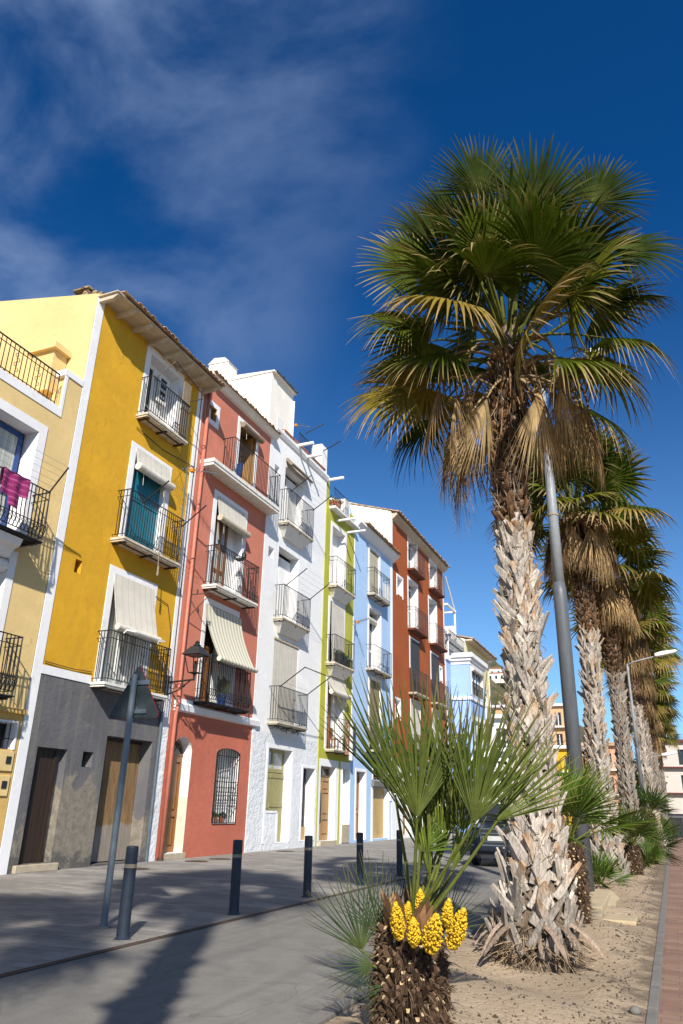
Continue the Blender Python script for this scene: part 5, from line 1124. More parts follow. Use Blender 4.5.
# ------------------------------------------------------------ low fan palms
def stub_trunk(vc, rg, base, h, r, top_r=None, dens=1.0):
    base = np.array(base, float); na = 16; nr = 10; V = []; Cc = []; tr = top_r or r
    R_ = lambda f: (r + (tr-r)*f)*(1 + .10*math.sin(f*PI))
    for j in range(nr+1):
        f = j/nr
        for q in range(na):
            a = 2*PI*q/na; V.append(base + np.array((math.cos(a)*R_(f)*.85, math.sin(a)*R_(f)*.85, f*h))); Cc.append(np.array((.075, .05, .035))*rg.uniform(.5, 1.3))
    vc.add(V, [(j*na+q, j*na+(q+1) % na, (j+1)*na+(q+1) % na, (j+1)*na+q) for j in range(nr) for q in range(na)], Cc)
    rows = int(h/.046*dens); 
    for i in range(rows):
        m_ = max(7, int(2*PI*r/.08))
        for q in range(m_):
            f = (i+rg.uniform(-.3, .3))/rows; f = min(max(f, 0), 1); a = 2*PI*(q+.5*(i % 2)+rg.uniform(-.2, .2))/m_; rad = np.array((math.cos(a), math.sin(a), 0)); tan = np.array((-math.sin(a), math.cos(a), 0))
            d = vn(rad*rg.uniform(.7, 1.3)+np.array((0, 0, 1.0))+tan*rg.normal(0, .2)); nn = np.cross(tan, d); ln = rg.uniform(.05, .09); w_ = rg.uniform(.018, .028)
            p0 = base + rad*R_(f)*.84 + np.array((0, 0, f*h)); S = np.array((0, .6, 1.0)); W = w_*np.array((1.5, 1.0, .62)); T = np.array((.03, .022, .014)); cen = p0+np.outer(S*ln, d)
            V = np.empty((12, 3)); V[0::4] = cen-W[:, None]*tan-np.outer(T, nn); V[1::4] = cen+W[:, None]*tan-np.outer(T, nn); V[2::4] = cen+(W*.6)[:, None]*tan+np.outer(T, nn); V[3::4] = cen-(W*.6)[:, None]*tan+np.outer(T, nn)
            c0 = np.array((.085, .053, .034))*rg.uniform(.5, 1.3); cut = np.array((.48, .35, .20))*rg.uniform(.7, 1.15) if rg.random() < .42 else c0*1.3
            F = [(4*j+e, 4*j+(e+1) % 4, 4*j+4+(e+1) % 4, 4*j+4+e) for j in range(2) for e in range(4)]
            vc.add(V, F, np.repeat(np.stack([c0*.7, c0, c0]), 4, 0)); vc.add(V[8:12]+d*.002, [(0, 1, 2, 3)], cut)
    for k in range(int(1300*h*dens*r/.3)):
        a = rg.uniform(0, 6.28); f = rg.random(); rad = np.array((math.cos(a), math.sin(a), 0)); p0 = base+rad*R_(f)*.9+np.array((0, 0, f*h)); dv = rad*rg.uniform(.02, .09)+np.array((rg.normal(0, .035), rg.normal(0, .035), rg.normal(0, .045)))
        vtube(vc, [p0, p0+dv*.6, p0+dv+np.array((0, 0, -.02))], (.006, .004, .0015), np.array((.12, .08, .052))*rg.uniform(.4, 1.3), 3)
def scr(th, k=0.0):
    th = math.radians(th); v = RIGHT*math.cos(th)+UP*math.sin(th)+FWD*k; return np.array(v)
def fan_frond(t, rg, base, hub, axis, normal, R, span, col, nseg=28, split=.42, droop=.06, bend=None, pet=(.12, .14, .03), name='frond', tipd=.02, tip=(.20, .15, .06), cup=.25, pleat=.42):
    vc = VC(); base = np.array(base, float); hub = np.array(hub, float); mid = (base+hub)/2+(np.array(bend) if bend is not None else 0)
    S = np.linspace(0, 1, 8); pts = [(1-s)**2*base+2*s*(1-s)*mid+s*s*hub for s in S]
    vtube(vc, pts, np.linspace(.018, .010, 8), pet, 5)
    for k in range(14):      # thorns
        j = rg.integers(1, 6); p = pts[j]+(pts[j+1]-pts[j])*rg.random(); q = np.array((rg.normal(0, 1), rg.normal(0, 1), .3)); vtube(vc, [p, p+vn(q)*.03], (.003, .0008), (.3, .28, .1), 3)
    palmate(vc, rg, hub, axis, normal, R, span, nseg, split, droop, tipd, cup, col, tip, pleat, jit=.25, wseg=.76, tipamt=.5, stations=(0.015, .2, .4, .55, .7, .85, 1.0), taper=.85)
    return vc.build(name, MT['frond_stiff'], t)
B0 = np.array((-1.86, 5.80, 0.0)); H0 = .80
hero = empty('fan_palm', tuple(B0), 'low fan palm in the foreground with yellow flower clusters on its shaggy trunk', 'fan palm', 'low fan palms in the bed')
rg = np.random.default_rng(8); vc = VC(); stub_trunk(vc, rg, B0, H0, .265, .21, 1.0); vc.build('trunk', MT['boot'], hero, smooth=False)
def pt(px, py, Y):           # a measured point of the photograph at depth Y along the street
    d = RIGHT*((px-341.5)/735.44) - UP*((py-512)/735.44) + FWD; return np.array(Vector((0, 0, 1.6)) + d*(Y/d.y))
top = B0+np.array((0, 0, H0))
G1 = (.060, .080, .014); G2 = (.046, .068, .013); GB = (.040, .068, .030); GY = (.12, .16, .025)
toC = -np.array(FWD)
FR = [ # hub px, py, depth, screen angle, depth lean, normal mix, R, span, colour, segments
 (417, 818, 5.50, 84, .25, (.35, .2), 1.06, .78, G1, 28, .40, None),
 (395, 795, 6.00, 108, .15, (.2, .4), 1.05, .50, G2, 18, .40, None),
 (474, 823, 5.50, 74, .25, (-.2, .3), 1.04, .70, G1, 26, .40, None),
 (497, 821, 5.75, 42, .25, (0, .8), .86, .50, (.085, .115, .02), 18, .5, None),
 (450, 832, 6.10, 88, .30, (0, .6), 1.10, .85, G2, 22, .45, None),
 (424, 846, 6.25, 96, .30, (0, .5), .98, .55, (.10, .13, .05), 18, .4, None),
 (420, 852, 5.8, 60, .5, (-.3, .9), .42, 1.0, (.07, .11, .015), 18, .5, None),
 (446, 830, 6.2, 96, .2, (.2, .4), 1.08, .8, G2, 24, .42, None),
 (462, 832, 5.9, 80, .2, (-.2, .4), 1.02, .7, G1, 22, .42, None),
 (440, 862, 5.95, 84, .05, (0, .8), .62, .30, GY, 12, .6, None),
 (452, 872, 5.85, 70, .0, (0, .8), .55, .28, GY, 12, .6, None),
 (430, 880, 5.9, 95, .0, (0, .8), .55, .24, GY, 10, .6, None),
]
for (px, py, Y, th, k, nmx, R, span, col, ns, sp, _) in FR:
    hub = pt(px, py, Y); a = scr(th, k); nmv = toC*1.0 + np.array(RIGHT)*nmx[0] + np.array(UP)*nmx[1]
    fan_frond(hero, rg, top+np.array((rg.normal(0, .05), rg.normal(0, .05), -.05)), hub, a, nmv, R, span, col, ns, sp, .05, bend=(0, 0, -.02))
for (px, py, Y, th, k, R, span, ns) in ((362, 950, 5.7, 106, .1, .62, .95, 22), (380, 935, 6.1, 100, .2, .60, 1.0, 24), (372, 965, 5.6, 200, -.1, .34, 1.2, 18), (444, 930, 6.3, 50, .3, .42, .9, 20), (395, 935, 6.3, 85, .3, .5, 1.1, 22), (386, 985, 5.6, 250, -.1, .26, 1.2, 14)):
    hub = pt(px, py, Y); fan_frond(hero, rg, B0+np.array((-.1, .02, .45)), hub, scr(th, k), toC+np.array(UP)*.3, R, span, GB, ns, .22, .04, None, (.13, .16, .05), cup=.1)
# flower clusters
m = NM('yellow_flower_buds'); n = m.noise(60, 3); m.col(m.mix(m.mr(n, .3, .7), (0.50, 0.30, 0.006), (0.78, 0.52, 0.02))).rough(.6); MT['flower'] = m.m
def cluster(base, d, ln, r):
    b = MB(); d = Vector(d).normalized(); a = d.cross(Vector((.3, .8, .1))).normalized(); e = d.cross(a); base = Vector(base)
    r2 = random.Random(int(abs(base.x*1000)))
    for k in range(460):
        f = r2.random(); th = k*2.4; rad = r*(math.sin(PI*min(1, f*.86+.10)))**.8*(1-.35*f)*(1+.13*math.sin(th*3.1+f*17)); p = base+d*ln*f+(a*math.cos(th)+e*math.sin(th))*rad*r2.uniform(.82, 1.08); s = r2.uniform(.007, .0115)
        i = len(b.v); b.v += [(p.x+s,p.y,p.z),(p.x-s,p.y,p.z),(p.x,p.y+s,p.z),(p.x,p.y-s,p.z),(p.x,p.y,p.z+s),(p.x,p.y,p.z-s)]
        for q in ((0,2,4),(2,1,4),(1,3,4),(3,0,4),(2,0,5),(1,2,5),(3,1,5),(0,3,5)): b.f.append(tuple(i+t for t in q))
    b.tube([base-d*.01, base+d*ln*.95], [.02, .012], 6)
    return b.build('flower_cluster', MT['flower'], hero, recalc=False, smooth=True)
for (px, py, Y, th, ln, r) in ((399, 938, 5.52, 96, .27, .055), (414, 945, 5.45, 92, .20, .05), (430, 951, 5.42, 82, .27, .075), (451, 947, 5.50, 74, .29, .07), (419, 915, 5.85, 88, .20, .05), (446, 925, 5.75, 85, .2, .045), (404, 925, 5.7, 80, .18, .04)):
    cluster(pt(px, py, Y), scr(th, -.15), ln*1.0, r*.92)
vc = VC()
for k in range(60):         # papery brown sheaths between the petioles
    a = rg.uniform(0, 6.28); p = top+np.array((math.cos(a)*.15, math.sin(a)*.15, rg.uniform(-.12, .05))); d = np.array((math.cos(a)*.6, math.sin(a)*.6, 1)); sd = np.array((-math.sin(a), math.cos(a), 0)); l_ = rg.uniform(.08, .22); w_ = .03
    V = [p-sd*w_, p+sd*w_, p+d*l_*.6+sd*w_, p+d*l_*.6-sd*w_, p+d*l_+sd*.004, p+d*l_-sd*.004]; vc.add(V, [(0, 1, 2, 3), (3, 2, 4, 5)], np.array((.22, .12, .06))*rg.uniform(.6, 1.6))
vc.build('leaf_sheaths', MT['dry'], hero, smooth=False)
def low_fan(loc, h, r, n, R, label, seed, col=G2, pl=.5, nseg=22, elr=(85, 0), stub=True):
    rg = np.random.default_rng(seed); t = empty('fan_palm', loc, label, 'fan palm', 'low fan palms in the bed'); L = np.array(loc)
    if h > .1:
        vc = VC(); stub_trunk(vc, rg, L, h, r, r*.9, .9 if stub else .6); vc.build('trunk', MT['boot'], t, smooth=False)
    tp = L+np.array((0, 0, max(h, .03)-.03))
    for k in range(n):
        f = (k+.5)/n; el = math.radians(elr[0]+(elr[1]-elr[0])*f+rg.normal(0, 6)); az = k*2.4+seed
        u = np.array((math.cos(el)*math.cos(az), math.cos(el)*math.sin(az), math.sin(el))); hub = tp+u*pl*rg.uniform(.8, 1.2)
        e2 = el-.15; a = np.array((math.cos(e2)*math.cos(az), math.cos(e2)*math.sin(az), math.sin(e2))); nn = np.array((-math.sin(e2)*math.cos(az), -math.sin(e2)*math.sin(az), math.cos(e2)))
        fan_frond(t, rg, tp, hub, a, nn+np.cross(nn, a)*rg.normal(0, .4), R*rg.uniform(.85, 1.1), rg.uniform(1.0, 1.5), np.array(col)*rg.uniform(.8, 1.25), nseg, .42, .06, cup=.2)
    return t
low_fan((-1.47, 12.15, .02), 1.15, .21, 20, .82, 'fan palm with a slim scaly trunk leaning on the lamp post foot', 3, (.085, .14, .02), .56, 24, (85, 14))
low_fan((-1.66, 18.6, .03), .05, .1, 14, .62, 'small stemless fan palm sprouting beyond the concrete lamp footing', 5, (.075, .13, .02), .32, 18, (85, 25))
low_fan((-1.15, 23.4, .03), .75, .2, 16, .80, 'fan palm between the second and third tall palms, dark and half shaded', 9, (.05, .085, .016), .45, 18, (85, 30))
low_fan((-.86, 25.6, .03), .05, .1, 11, .70, 'upright young fan palm shoot at the foot of the third tall palm', 12, (.06, .11, .018), .35, 16, (85, 35))
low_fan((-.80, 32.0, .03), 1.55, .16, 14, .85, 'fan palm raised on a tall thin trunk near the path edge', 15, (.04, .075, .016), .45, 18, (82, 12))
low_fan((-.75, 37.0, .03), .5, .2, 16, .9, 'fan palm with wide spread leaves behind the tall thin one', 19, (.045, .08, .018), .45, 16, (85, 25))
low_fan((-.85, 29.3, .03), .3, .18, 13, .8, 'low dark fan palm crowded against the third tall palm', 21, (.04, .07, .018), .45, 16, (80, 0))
# round clipped bush farther on
def bush(loc, r, label, seed, col=(.03, .055, .012), n=2600):
    rg = np.random.default_rng(seed); t = empty('round_bush', loc, label, 'bush'); L = np.array(loc); vc = VC()
    for k in range(n):
        v = vn(rg.normal(0, 1, 3)); lump = 1+.16*math.sin(v[0]*5+seed)+.13*math.sin(v[1]*7+v[2]*6); q = rg.uniform(.72, 1.0)*r*lump; p = L+v*q*np.array((1, 1, .95))+np.array((0, 0, r*.95)); a = vn(rg.normal(0, 1, 3)); b_ = vn(np.cross(a, rg.normal(0, 1, 3))); s = rg.uniform(.03, .06)
        vc.add([p-a*s, p+b_*s*.5, p+a*s, p-b_*s*.5], [(0, 1, 2, 3)], np.array(col)*rg.uniform(.6, 1.5))
    vc.build('foliage', MT['frond_stiff'], t, smooth=False)
    b = MB(); b.tube([(loc[0], loc[1], 0), (loc[0]+.05, loc[1], r*.8)], [.06, .03], 6); b.build('stem', MT['wood_dark'], t)
bush((-2.2, 31.0, .02), .95, 'dense green bush on the road side of the bed behind the second tall palm', 4, (.04, .065, .012))
bush((-1.9, 47.0, .02), 1.3, 'large dark bush among the far palm trunks', 6, (.03, .05, .012))
bush((-.70, 41.0, .02), .8, 'round dense green bush at the path edge before the rubbish bin', 2)

# ============================================================ STREET FURNITURE
BOL = [(-6.45, 8.54), (-6.43, 11.2), (-6.46, 13.92), (-6.45, 16.6), (-6.48, 19.4), (-6.5, 22.2), (-6.5, 25.0)]
BL = ['nearest navy bollard, right beside the sign post', 'navy bollard in front of the coral house', 'navy bollard in front of the white house', 'navy bollard in front of the lime green house', 'navy bollard in front of the blue house, left of the fan palm stems', 'navy bollard half hidden behind the fan palm stems', 'last navy bollard, beside the parked dark car']
def make_bollard():
    t = empty('bollard', (0, 0, 0), '', 'bollard', 'navy bollards along the pavement edge')
    b = MB(); b.lathe(0, 0, [(.098, .0), (.098, .015), (.078, .03), (.076, .80)], 18); b.build('post', MT['bollard'], t, smooth=False)
    b = MB(); b.lathe(0, 0, [(.0775, .80), (.0775, .845)], 18); b.build('reflective_band', MT['straw'], t)
    b = MB(); b.lathe(0, 0, [(.077, .845), (.077, 1.035), (.070, 1.05), (.02, 1.055)], 18); b.build('cap', MT['bollard'], t)
    b = MB(); b.lathe(0, 0, [(.12, .0), (.115, .006)], 14); b.build('mortar_collar', MT['concrete'], t)
    return t
b0 = make_bollard()
for k, (x, y) in enumerate(BOL):
    o = b0 if k == 0 else copy_tree(b0); o.location = (x, y, .004); o.rotation_euler = (rnd.uniform(-.012, .012), rnd.uniform(-.012, .012), rnd.uniform(0, 6)); o['label'] = BL[k]
# triangular sign seen from behind
t = empty('road_sign', (-7.24, 9.15, .002), 'triangular road sign seen from its grey back on a tall steel post', 'road sign')
b = MB(); b.lathe(-7.24, 9.15, [(.048, 0), (.048, 3.36), (.03, 3.37)], 14); b.build('post', MT['galv'], t, smooth=False)
b = MB(); b.lathe(-7.24, 9.15, [(.10, 0), (.10, .015), (.06, .025)], 12); b.build('base_collar', MT['concrete'], t)
def tri(cx, cz, s, r=.05, n=5):
    P = []; R_ = s/math.sqrt(3)
    for k in range(3):
        a = PI/2+k*2*PI/3; vx, vz = cx+(R_-2*r)*math.cos(a), cz+(R_-2*r)*math.sin(a)
        for q in range(n+1): aa = a-PI/3+2*PI/3*q/n; P.append((vx+r*math.cos(aa), vz+r*math.sin(aa)))
    return P
sc_x, sc_z = -7.235, 3.00
b = MB(); b.prism(tri(sc_x, sc_z, .94), 'y', 9.215, 9.222); b.build('plate', plain('grey_sign_back', (.030, .042, .048), .95, .25), t)
b = MB(); b.prism(tri(sc_x, sc_z, .95), 'y', 9.222, 9.24); b.build('red_rim', plain('red_sign_edge', (.30, .01, .02), .5), t)
b = MB(); b.prism(tri(sc_x, sc_z-.0, .66), 'y', 9.24, 9.243); b.build('white_face', MT['white_paint'], t)
b = MB(); b.box(-7.38, -7.00, 9.195, 9.216, 3.22, 3.285); b.box(-7.31, -7.00, 9.195, 9.216, 2.80, 2.86); b.box(-7.19, -7.17, 9.2, 9.215, 2.80, 2.9); b.build('bracket', MT['galv'], t)
# street lamps
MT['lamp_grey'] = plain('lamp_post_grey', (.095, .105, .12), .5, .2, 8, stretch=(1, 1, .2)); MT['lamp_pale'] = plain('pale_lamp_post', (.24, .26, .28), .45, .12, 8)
def lamp(x, y, label, s=1.0, rs=1.0):
    t = empty('street_lamp', (x, y, 0), label, 'street lamp', 'street lamps along the bed')
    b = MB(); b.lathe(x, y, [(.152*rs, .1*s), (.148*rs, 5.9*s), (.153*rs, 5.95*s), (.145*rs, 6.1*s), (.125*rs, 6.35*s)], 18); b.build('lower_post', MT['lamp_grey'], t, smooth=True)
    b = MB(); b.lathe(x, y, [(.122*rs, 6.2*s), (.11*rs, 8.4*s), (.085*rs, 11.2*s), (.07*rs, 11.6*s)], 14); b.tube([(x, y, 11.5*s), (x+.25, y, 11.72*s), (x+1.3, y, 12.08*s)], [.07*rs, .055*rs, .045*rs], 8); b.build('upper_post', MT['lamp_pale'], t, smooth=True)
    b = MB(); b.lathe(x, y, [(.128*rs, 7.95*s), (.128*rs, 8.0*s)], 14); b.build('post_ring', MT['straw'], t)
    zz = 12.08*s; b = MB(); b.prism([(x+1.1, zz-.06), (x+1.3, zz-.05), (x+1.85, zz+.05), (x+2.0, zz+.12), (x+1.9, zz+.18), (x+1.4, zz+.14), (x+1.1, zz+.06)], 'y', y-.15, y+.15); b.build('lamp_head', MT['white_paint'], t, bevel=.03)
    return t
l0 = lamp(-1.72, 16.5, 'nearest street lamp, a thick grey post rising behind the nearest palm')
lamp(-1.0, 33.0, 'second street lamp, its white head reaching out right past the palms', .635, .5); lamp(-1.3, 49.5, 'farthest street lamp, a small white head among the palm crowns', .40, .5)
b = MB(); X0, X1, Ya, Yb = -2.05, -1.30, 13.9, 17.3
b.v += [(-1.95, 13.5, 0), (-1.22, 13.35, 0), (-.72, 13.9, 0), (-1.15, 17.2, 0), (-2.05, 17.2, 0), (-1.92, 14.2, .17), (-1.25, 14.1, .17), (-1.30, 17.0, .19), (-2.0, 17.0, .19)]
b.f += [(0, 1, 6, 5), (1, 3, 7, 6), (3, 4, 8, 7), (4, 0, 5, 8), (5, 6, 7, 8), (1, 2, 3)]
b.box(-1.22, -.72, 13.45, 14.2, 0, .07)
MT['footing'] = plain('cream_concrete', (.40, .32, .20), .9, .12, 4, bump=.2)
tag(b.build('lamp_footing', MT['footing'], recalc=True, bevel=.02), 'cream concrete footing under the nearest street lamp', 'footing')
# wall lantern on the yellow/coral corner
t = empty('wall_lantern', (XF, 19.12, 4.9), 'black wrought iron lantern on a scrolled wall bracket between the yellow and coral houses', 'lantern'); lx, lz = XF+.98, 5.12
b = MB(); b.box(XF+.02, XF+.05, 19.06, 19.18, 4.55, 5.2); b.tube([(XF+.04, 19.12, 5.0), (lx, 19.12, 5.05)], .028, 6); b.tube([(XF+.04, 19.12, 4.62), (XF+.45, 19.12, 4.75), (XF+.85, 19.12, 5.02)], .022, 6)
for c, r in ((.25, .09), (.45, .07), (.62, .05)): b.tube([(XF+c+r*math.cos(q*PI/5), 19.12, 4.88+r*math.sin(q*PI/5)) for q in range(11)], .014, 4)
b.tube([(lx, 19.12, 5.02), (lx, 19.12, 5.22)], .035, 8); b.build('bracket', MT['black'], t)
b = MB(); s0, s1, z0, z1 = .14, .25, 5.25, 5.78
for sx in (-1, 1):
    for sy in (-1, 1): b.tube([(lx+sx*s0, 19.12+sy*s0, z0), (lx+sx*s1, 19.12+sy*s1, z1)], .016, 4)
for s_, z in ((s0, z0), (s1, z1)):
    for (p, q) in (((-1, -1), (1, -1)), ((1, -1), (1, 1)), ((1, 1), (-1, 1)), ((-1, 1), (-1, -1))): b.tube([(lx+p[0]*s_, 19.12+p[1]*s_, z), (lx+q[0]*s_, 19.12+q[1]*s_, z)], .016, 4)
b.tube([(lx, 19.12, z0), (lx, 19.12, z0+.16)], .04, 8); b.tube([(lx, 19.12, z0-.05), (lx, 19.12, z0+.01)], [.05, .15], 8); b.build('cage', MT['black'], t)
b = MB(); b.tube([(lx, 19.12, z0+.16), (lx, 19.12, z0+.36)], [.05, .03], 8); b.build('bulb', MT['dark'], t)
b = MB(); i = 0; s2 = .33
b.v += [(lx-s2, 19.12-s2, z1), (lx+s2, 19.12-s2, z1), (lx+s2, 19.12+s2, z1), (lx-s2, 19.12+s2, z1), (lx-.13, 18.99, z1+.27), (lx+.13, 18.99, z1+.27), (lx+.13, 19.25, z1+.27), (lx-.13, 19.25, z1+.27)]
b.f += [(0, 3, 2, 1), (4, 5, 6, 7), (0, 1, 5, 4), (1, 2, 6, 5), (2, 3, 7, 6), (3, 0, 4, 7)]; b.lathe(lx, 19.12, [(.10, z1+.27), (.13, z1+.31), (.06, z1+.36), (.08, z1+.40), (.02, z1+.46)], 10); b.build('roof', MT['plastic_black'], t)
# TV antennas
def antenna(x, y, z0, z1, label, s=1.0, ang=.3):
    t = empty('tv_antenna', (x, y, z0), label, 'antenna'); b = MB(); b.tube([(x, y, z0), (x, y, z1)], .022*s+.005, 6); b.build('mast', MT['galv'], t)
    b = MB(); dx, dy = math.cos(ang), math.sin(ang); p = Vector((x, y, z1-.1)); d = Vector((dx, dy, .1)); sd = Vector((-dy, dx, 0)); b.tube([p-d*.2*s, p+d*1.1*s], .014, 4)
    for k in range(7): q = p+d*s*(.25+.13*k); l_ = (.26-.02*k)*s; b.tube([q-sd*l_, q+sd*l_], .008, 3); b.tube([q-Vector((0, 0, l_)), q+Vector((0, 0, l_))], .006, 3)
    for sg in (-1, 1):
        for k in range(4): q = p-d*.15*s+Vector((0, 0, sg*(.1+.1*k)))*s-d*.06*k*s; b.tube([q-sd*.3*s, q+sd*.3*s], .008, 3)
    b.build('rods', MT['galv'], t); b = MB(); b.box(p.x+dx*.18*s-.06, p.x+dx*.18*s+.06, p.y+dy*.18*s-.07, p.y+dy*.18*s+.07, p.z-.06, p.z+.06); b.build('dipole_box', plain('orange_plastic', (.6, .22, .01), .5), t)
antenna(XF+.42, 18.38, 8.85, 11.95, 'rod TV antenna with orange box on a mast above the teal shutters', 1.0, .9)
antenna(XF+.15, 34.3, 9.6, 10.4, 'small TV antenna fixed between the lime green and sky blue houses', .8, -.3); antenna(XF-1.2, 28.9, 16.9, 19.3, 'TV antenna on the white house roof beside the tower', .8, .8)
# flower pots and laundry
def pot(x, y, z, r, h, mat, label, group=None, plantc=None, seed=1, cat='flower pot'):
    t = empty('flower_pot', (x, y, z), label, cat, group); b = MB(); b.lathe(x, y, [(r*.72, z), (r, z+h*.85), (r*1.1, z+h*.86), (r*1.1, z+h), (r*.9, z+h)], 14); b.build('pot', mat, t)
    rg_ = random.Random(seed); b = MB()
    for k in range(140):
        a = rg_.random()*6.28; q = rg_.random(); rr_ = r*1.3*math.sqrt(rg_.random()); zz = z+h+q*r*1.3*(1-rr_/(r*1.5)); s = .05; p = Vector((x+rr_*math.cos(a), y+rr_*math.sin(a), zz)); v = Vector((rg_.uniform(-1, 1), rg_.uniform(-1, 1), rg_.uniform(-.2, 1))).normalized()*s; u = v.cross(Vector((rg_.uniform(-1, 1), rg_.uniform(-1, 1), .3))).normalized()*s*.5
        b.face(p-v, p+u, p+v, p-u)
    b.build('plant', plantc or MT['pot_leaf'], t, recalc=False); return t
MT['pot_leaf'] = plain('pot_plant_green', (.06, .10, .018), .6, .5, 30)
pot(XF-.05, 31.75, 15.44, .30, .5, MT['terracotta'], 'terracotta pot of yellow flowers on the lime green house terrace', plantc=plain('yellow_pot_flowers', (.30, .24, .02), .6, .6, 30))
for k, (y, lab) in enumerate(((31.95, 'largest black plant pot on the lime green balcony, nearest the street corner end'), (32.45, 'middle black plant pot on the lime green balcony'), (32.95, 'far black plant pot on the lime green balcony, smallest in view'))): pot(XF+.27, y, 7.73, .20-.01*k, .52-.06*k, MT['plastic_black'], lab, 'black pots on the lime green balcony', seed=k)
pot(XF-.16, 22.75, .97, .12, .2, MT['terracotta'], 'leafy green pot plant behind the black window grille of the coral house', seed=5); pot(XF-.16, 23.25, .97, .12, .2, MT['terracotta'], 'second pot plant behind the window grille of the coral house, nearer the white house', seed=6)
def hanging(name, y0, y1, zt, zb, mat, label, x):
    b = MB(); n = 8
    for k in range(n):
        ya, yb = y0+(y1-y0)*k/n, y0+(y1-y0)*(k+1)/n; f = lambda y: .03*math.sin(y*15)
        b.face((x+f(ya)*.3, ya, zt), (x+f(yb)*.3, yb, zt), (x+f(yb), yb, zb), (x+f(ya), ya, zb))
    o = b.build(name, mat, recalc=False); so = o.modifiers.new('thick', 'SOLIDIFY'); so.thickness = .01; tag(o, label, 'laundry', 'laundry on the lime green balcony')
m = NM('patterned_cloth'); v = m.n('ShaderNodeTexVoronoi'); v.inputs['Scale'].default_value = 7; m.l(m.tc.outputs['Object'], v.inputs['Vector']); m.col(m.ramp(v.outputs[0], [(0.1, (.45, .22, .10)), (.35, (.55, .42, .30)), (.6, (.25, .06, .04))])).rough(.9)
hanging('patterned_sheet', 32.35, 32.95, 5.3, 3.75, m.m, 'brown patterned sheet hung over the lime green balcony railing', XF+.50); hanging('white_sheet', 32.95, 33.35, 5.3, 3.55, MT['cloth_white'], 'white sheet hung over the lime green balcony railing', XF+.50); hanging('navy_trousers', 33.38, 33.65, 5.25, 3.8, plain('navy_cloth', (.02, .025, .05), .9), 'dark navy garment hung at the far end of the lime green balcony', XF+.50)
t = empty('wooden_chair', (XF+.2, 31.7, 3.92), 'small wooden chair standing on the lowest lime green balcony', 'chair')
b = MB(); b.box(XF+.05, XF+.38, 31.5, 31.9, 4.34, 4.39); b.build('seat', MT['wood_warm'], t); b = MB(); b.box(XF+.05, XF+.09, 31.5, 31.9, 4.39, 4.85); b.build('backrest', MT['wood_warm'], t)
for (x, y) in ((.07, 31.53), (.36, 31.53), (.07, 31.87), (.36, 31.87)): b = MB(); b.box(XF+x-.02, XF+x+.02, y-.02, y+.02, 3.925, 4.34); b.build('leg', MT['wood_warm'], t)
# drain covers let into the pavement at the foot of the houses
for k, (x, y, lab) in enumerate(((XF+1.3, 16.9, 'round rusty drain cover before the worn garage door of the yellow house'), (XF+1.0, 20.1, 'rusty drain cover before the arched door of the coral house'), (XF+1.0, 21.4, 'rusty drain cover before the coral house wall, right of the arched door'), (XF+.7, 26.4, 'rusty drain cover before the white house'))):
    b = MB(); b.lathe(x, y, [(.34, .003), (.34, .010), (.30, .011), (.29, .008)], 20); tag(b.build('drain_cover', MT['rustdrain']), lab, 'drain cover', 'drain covers by the facades')
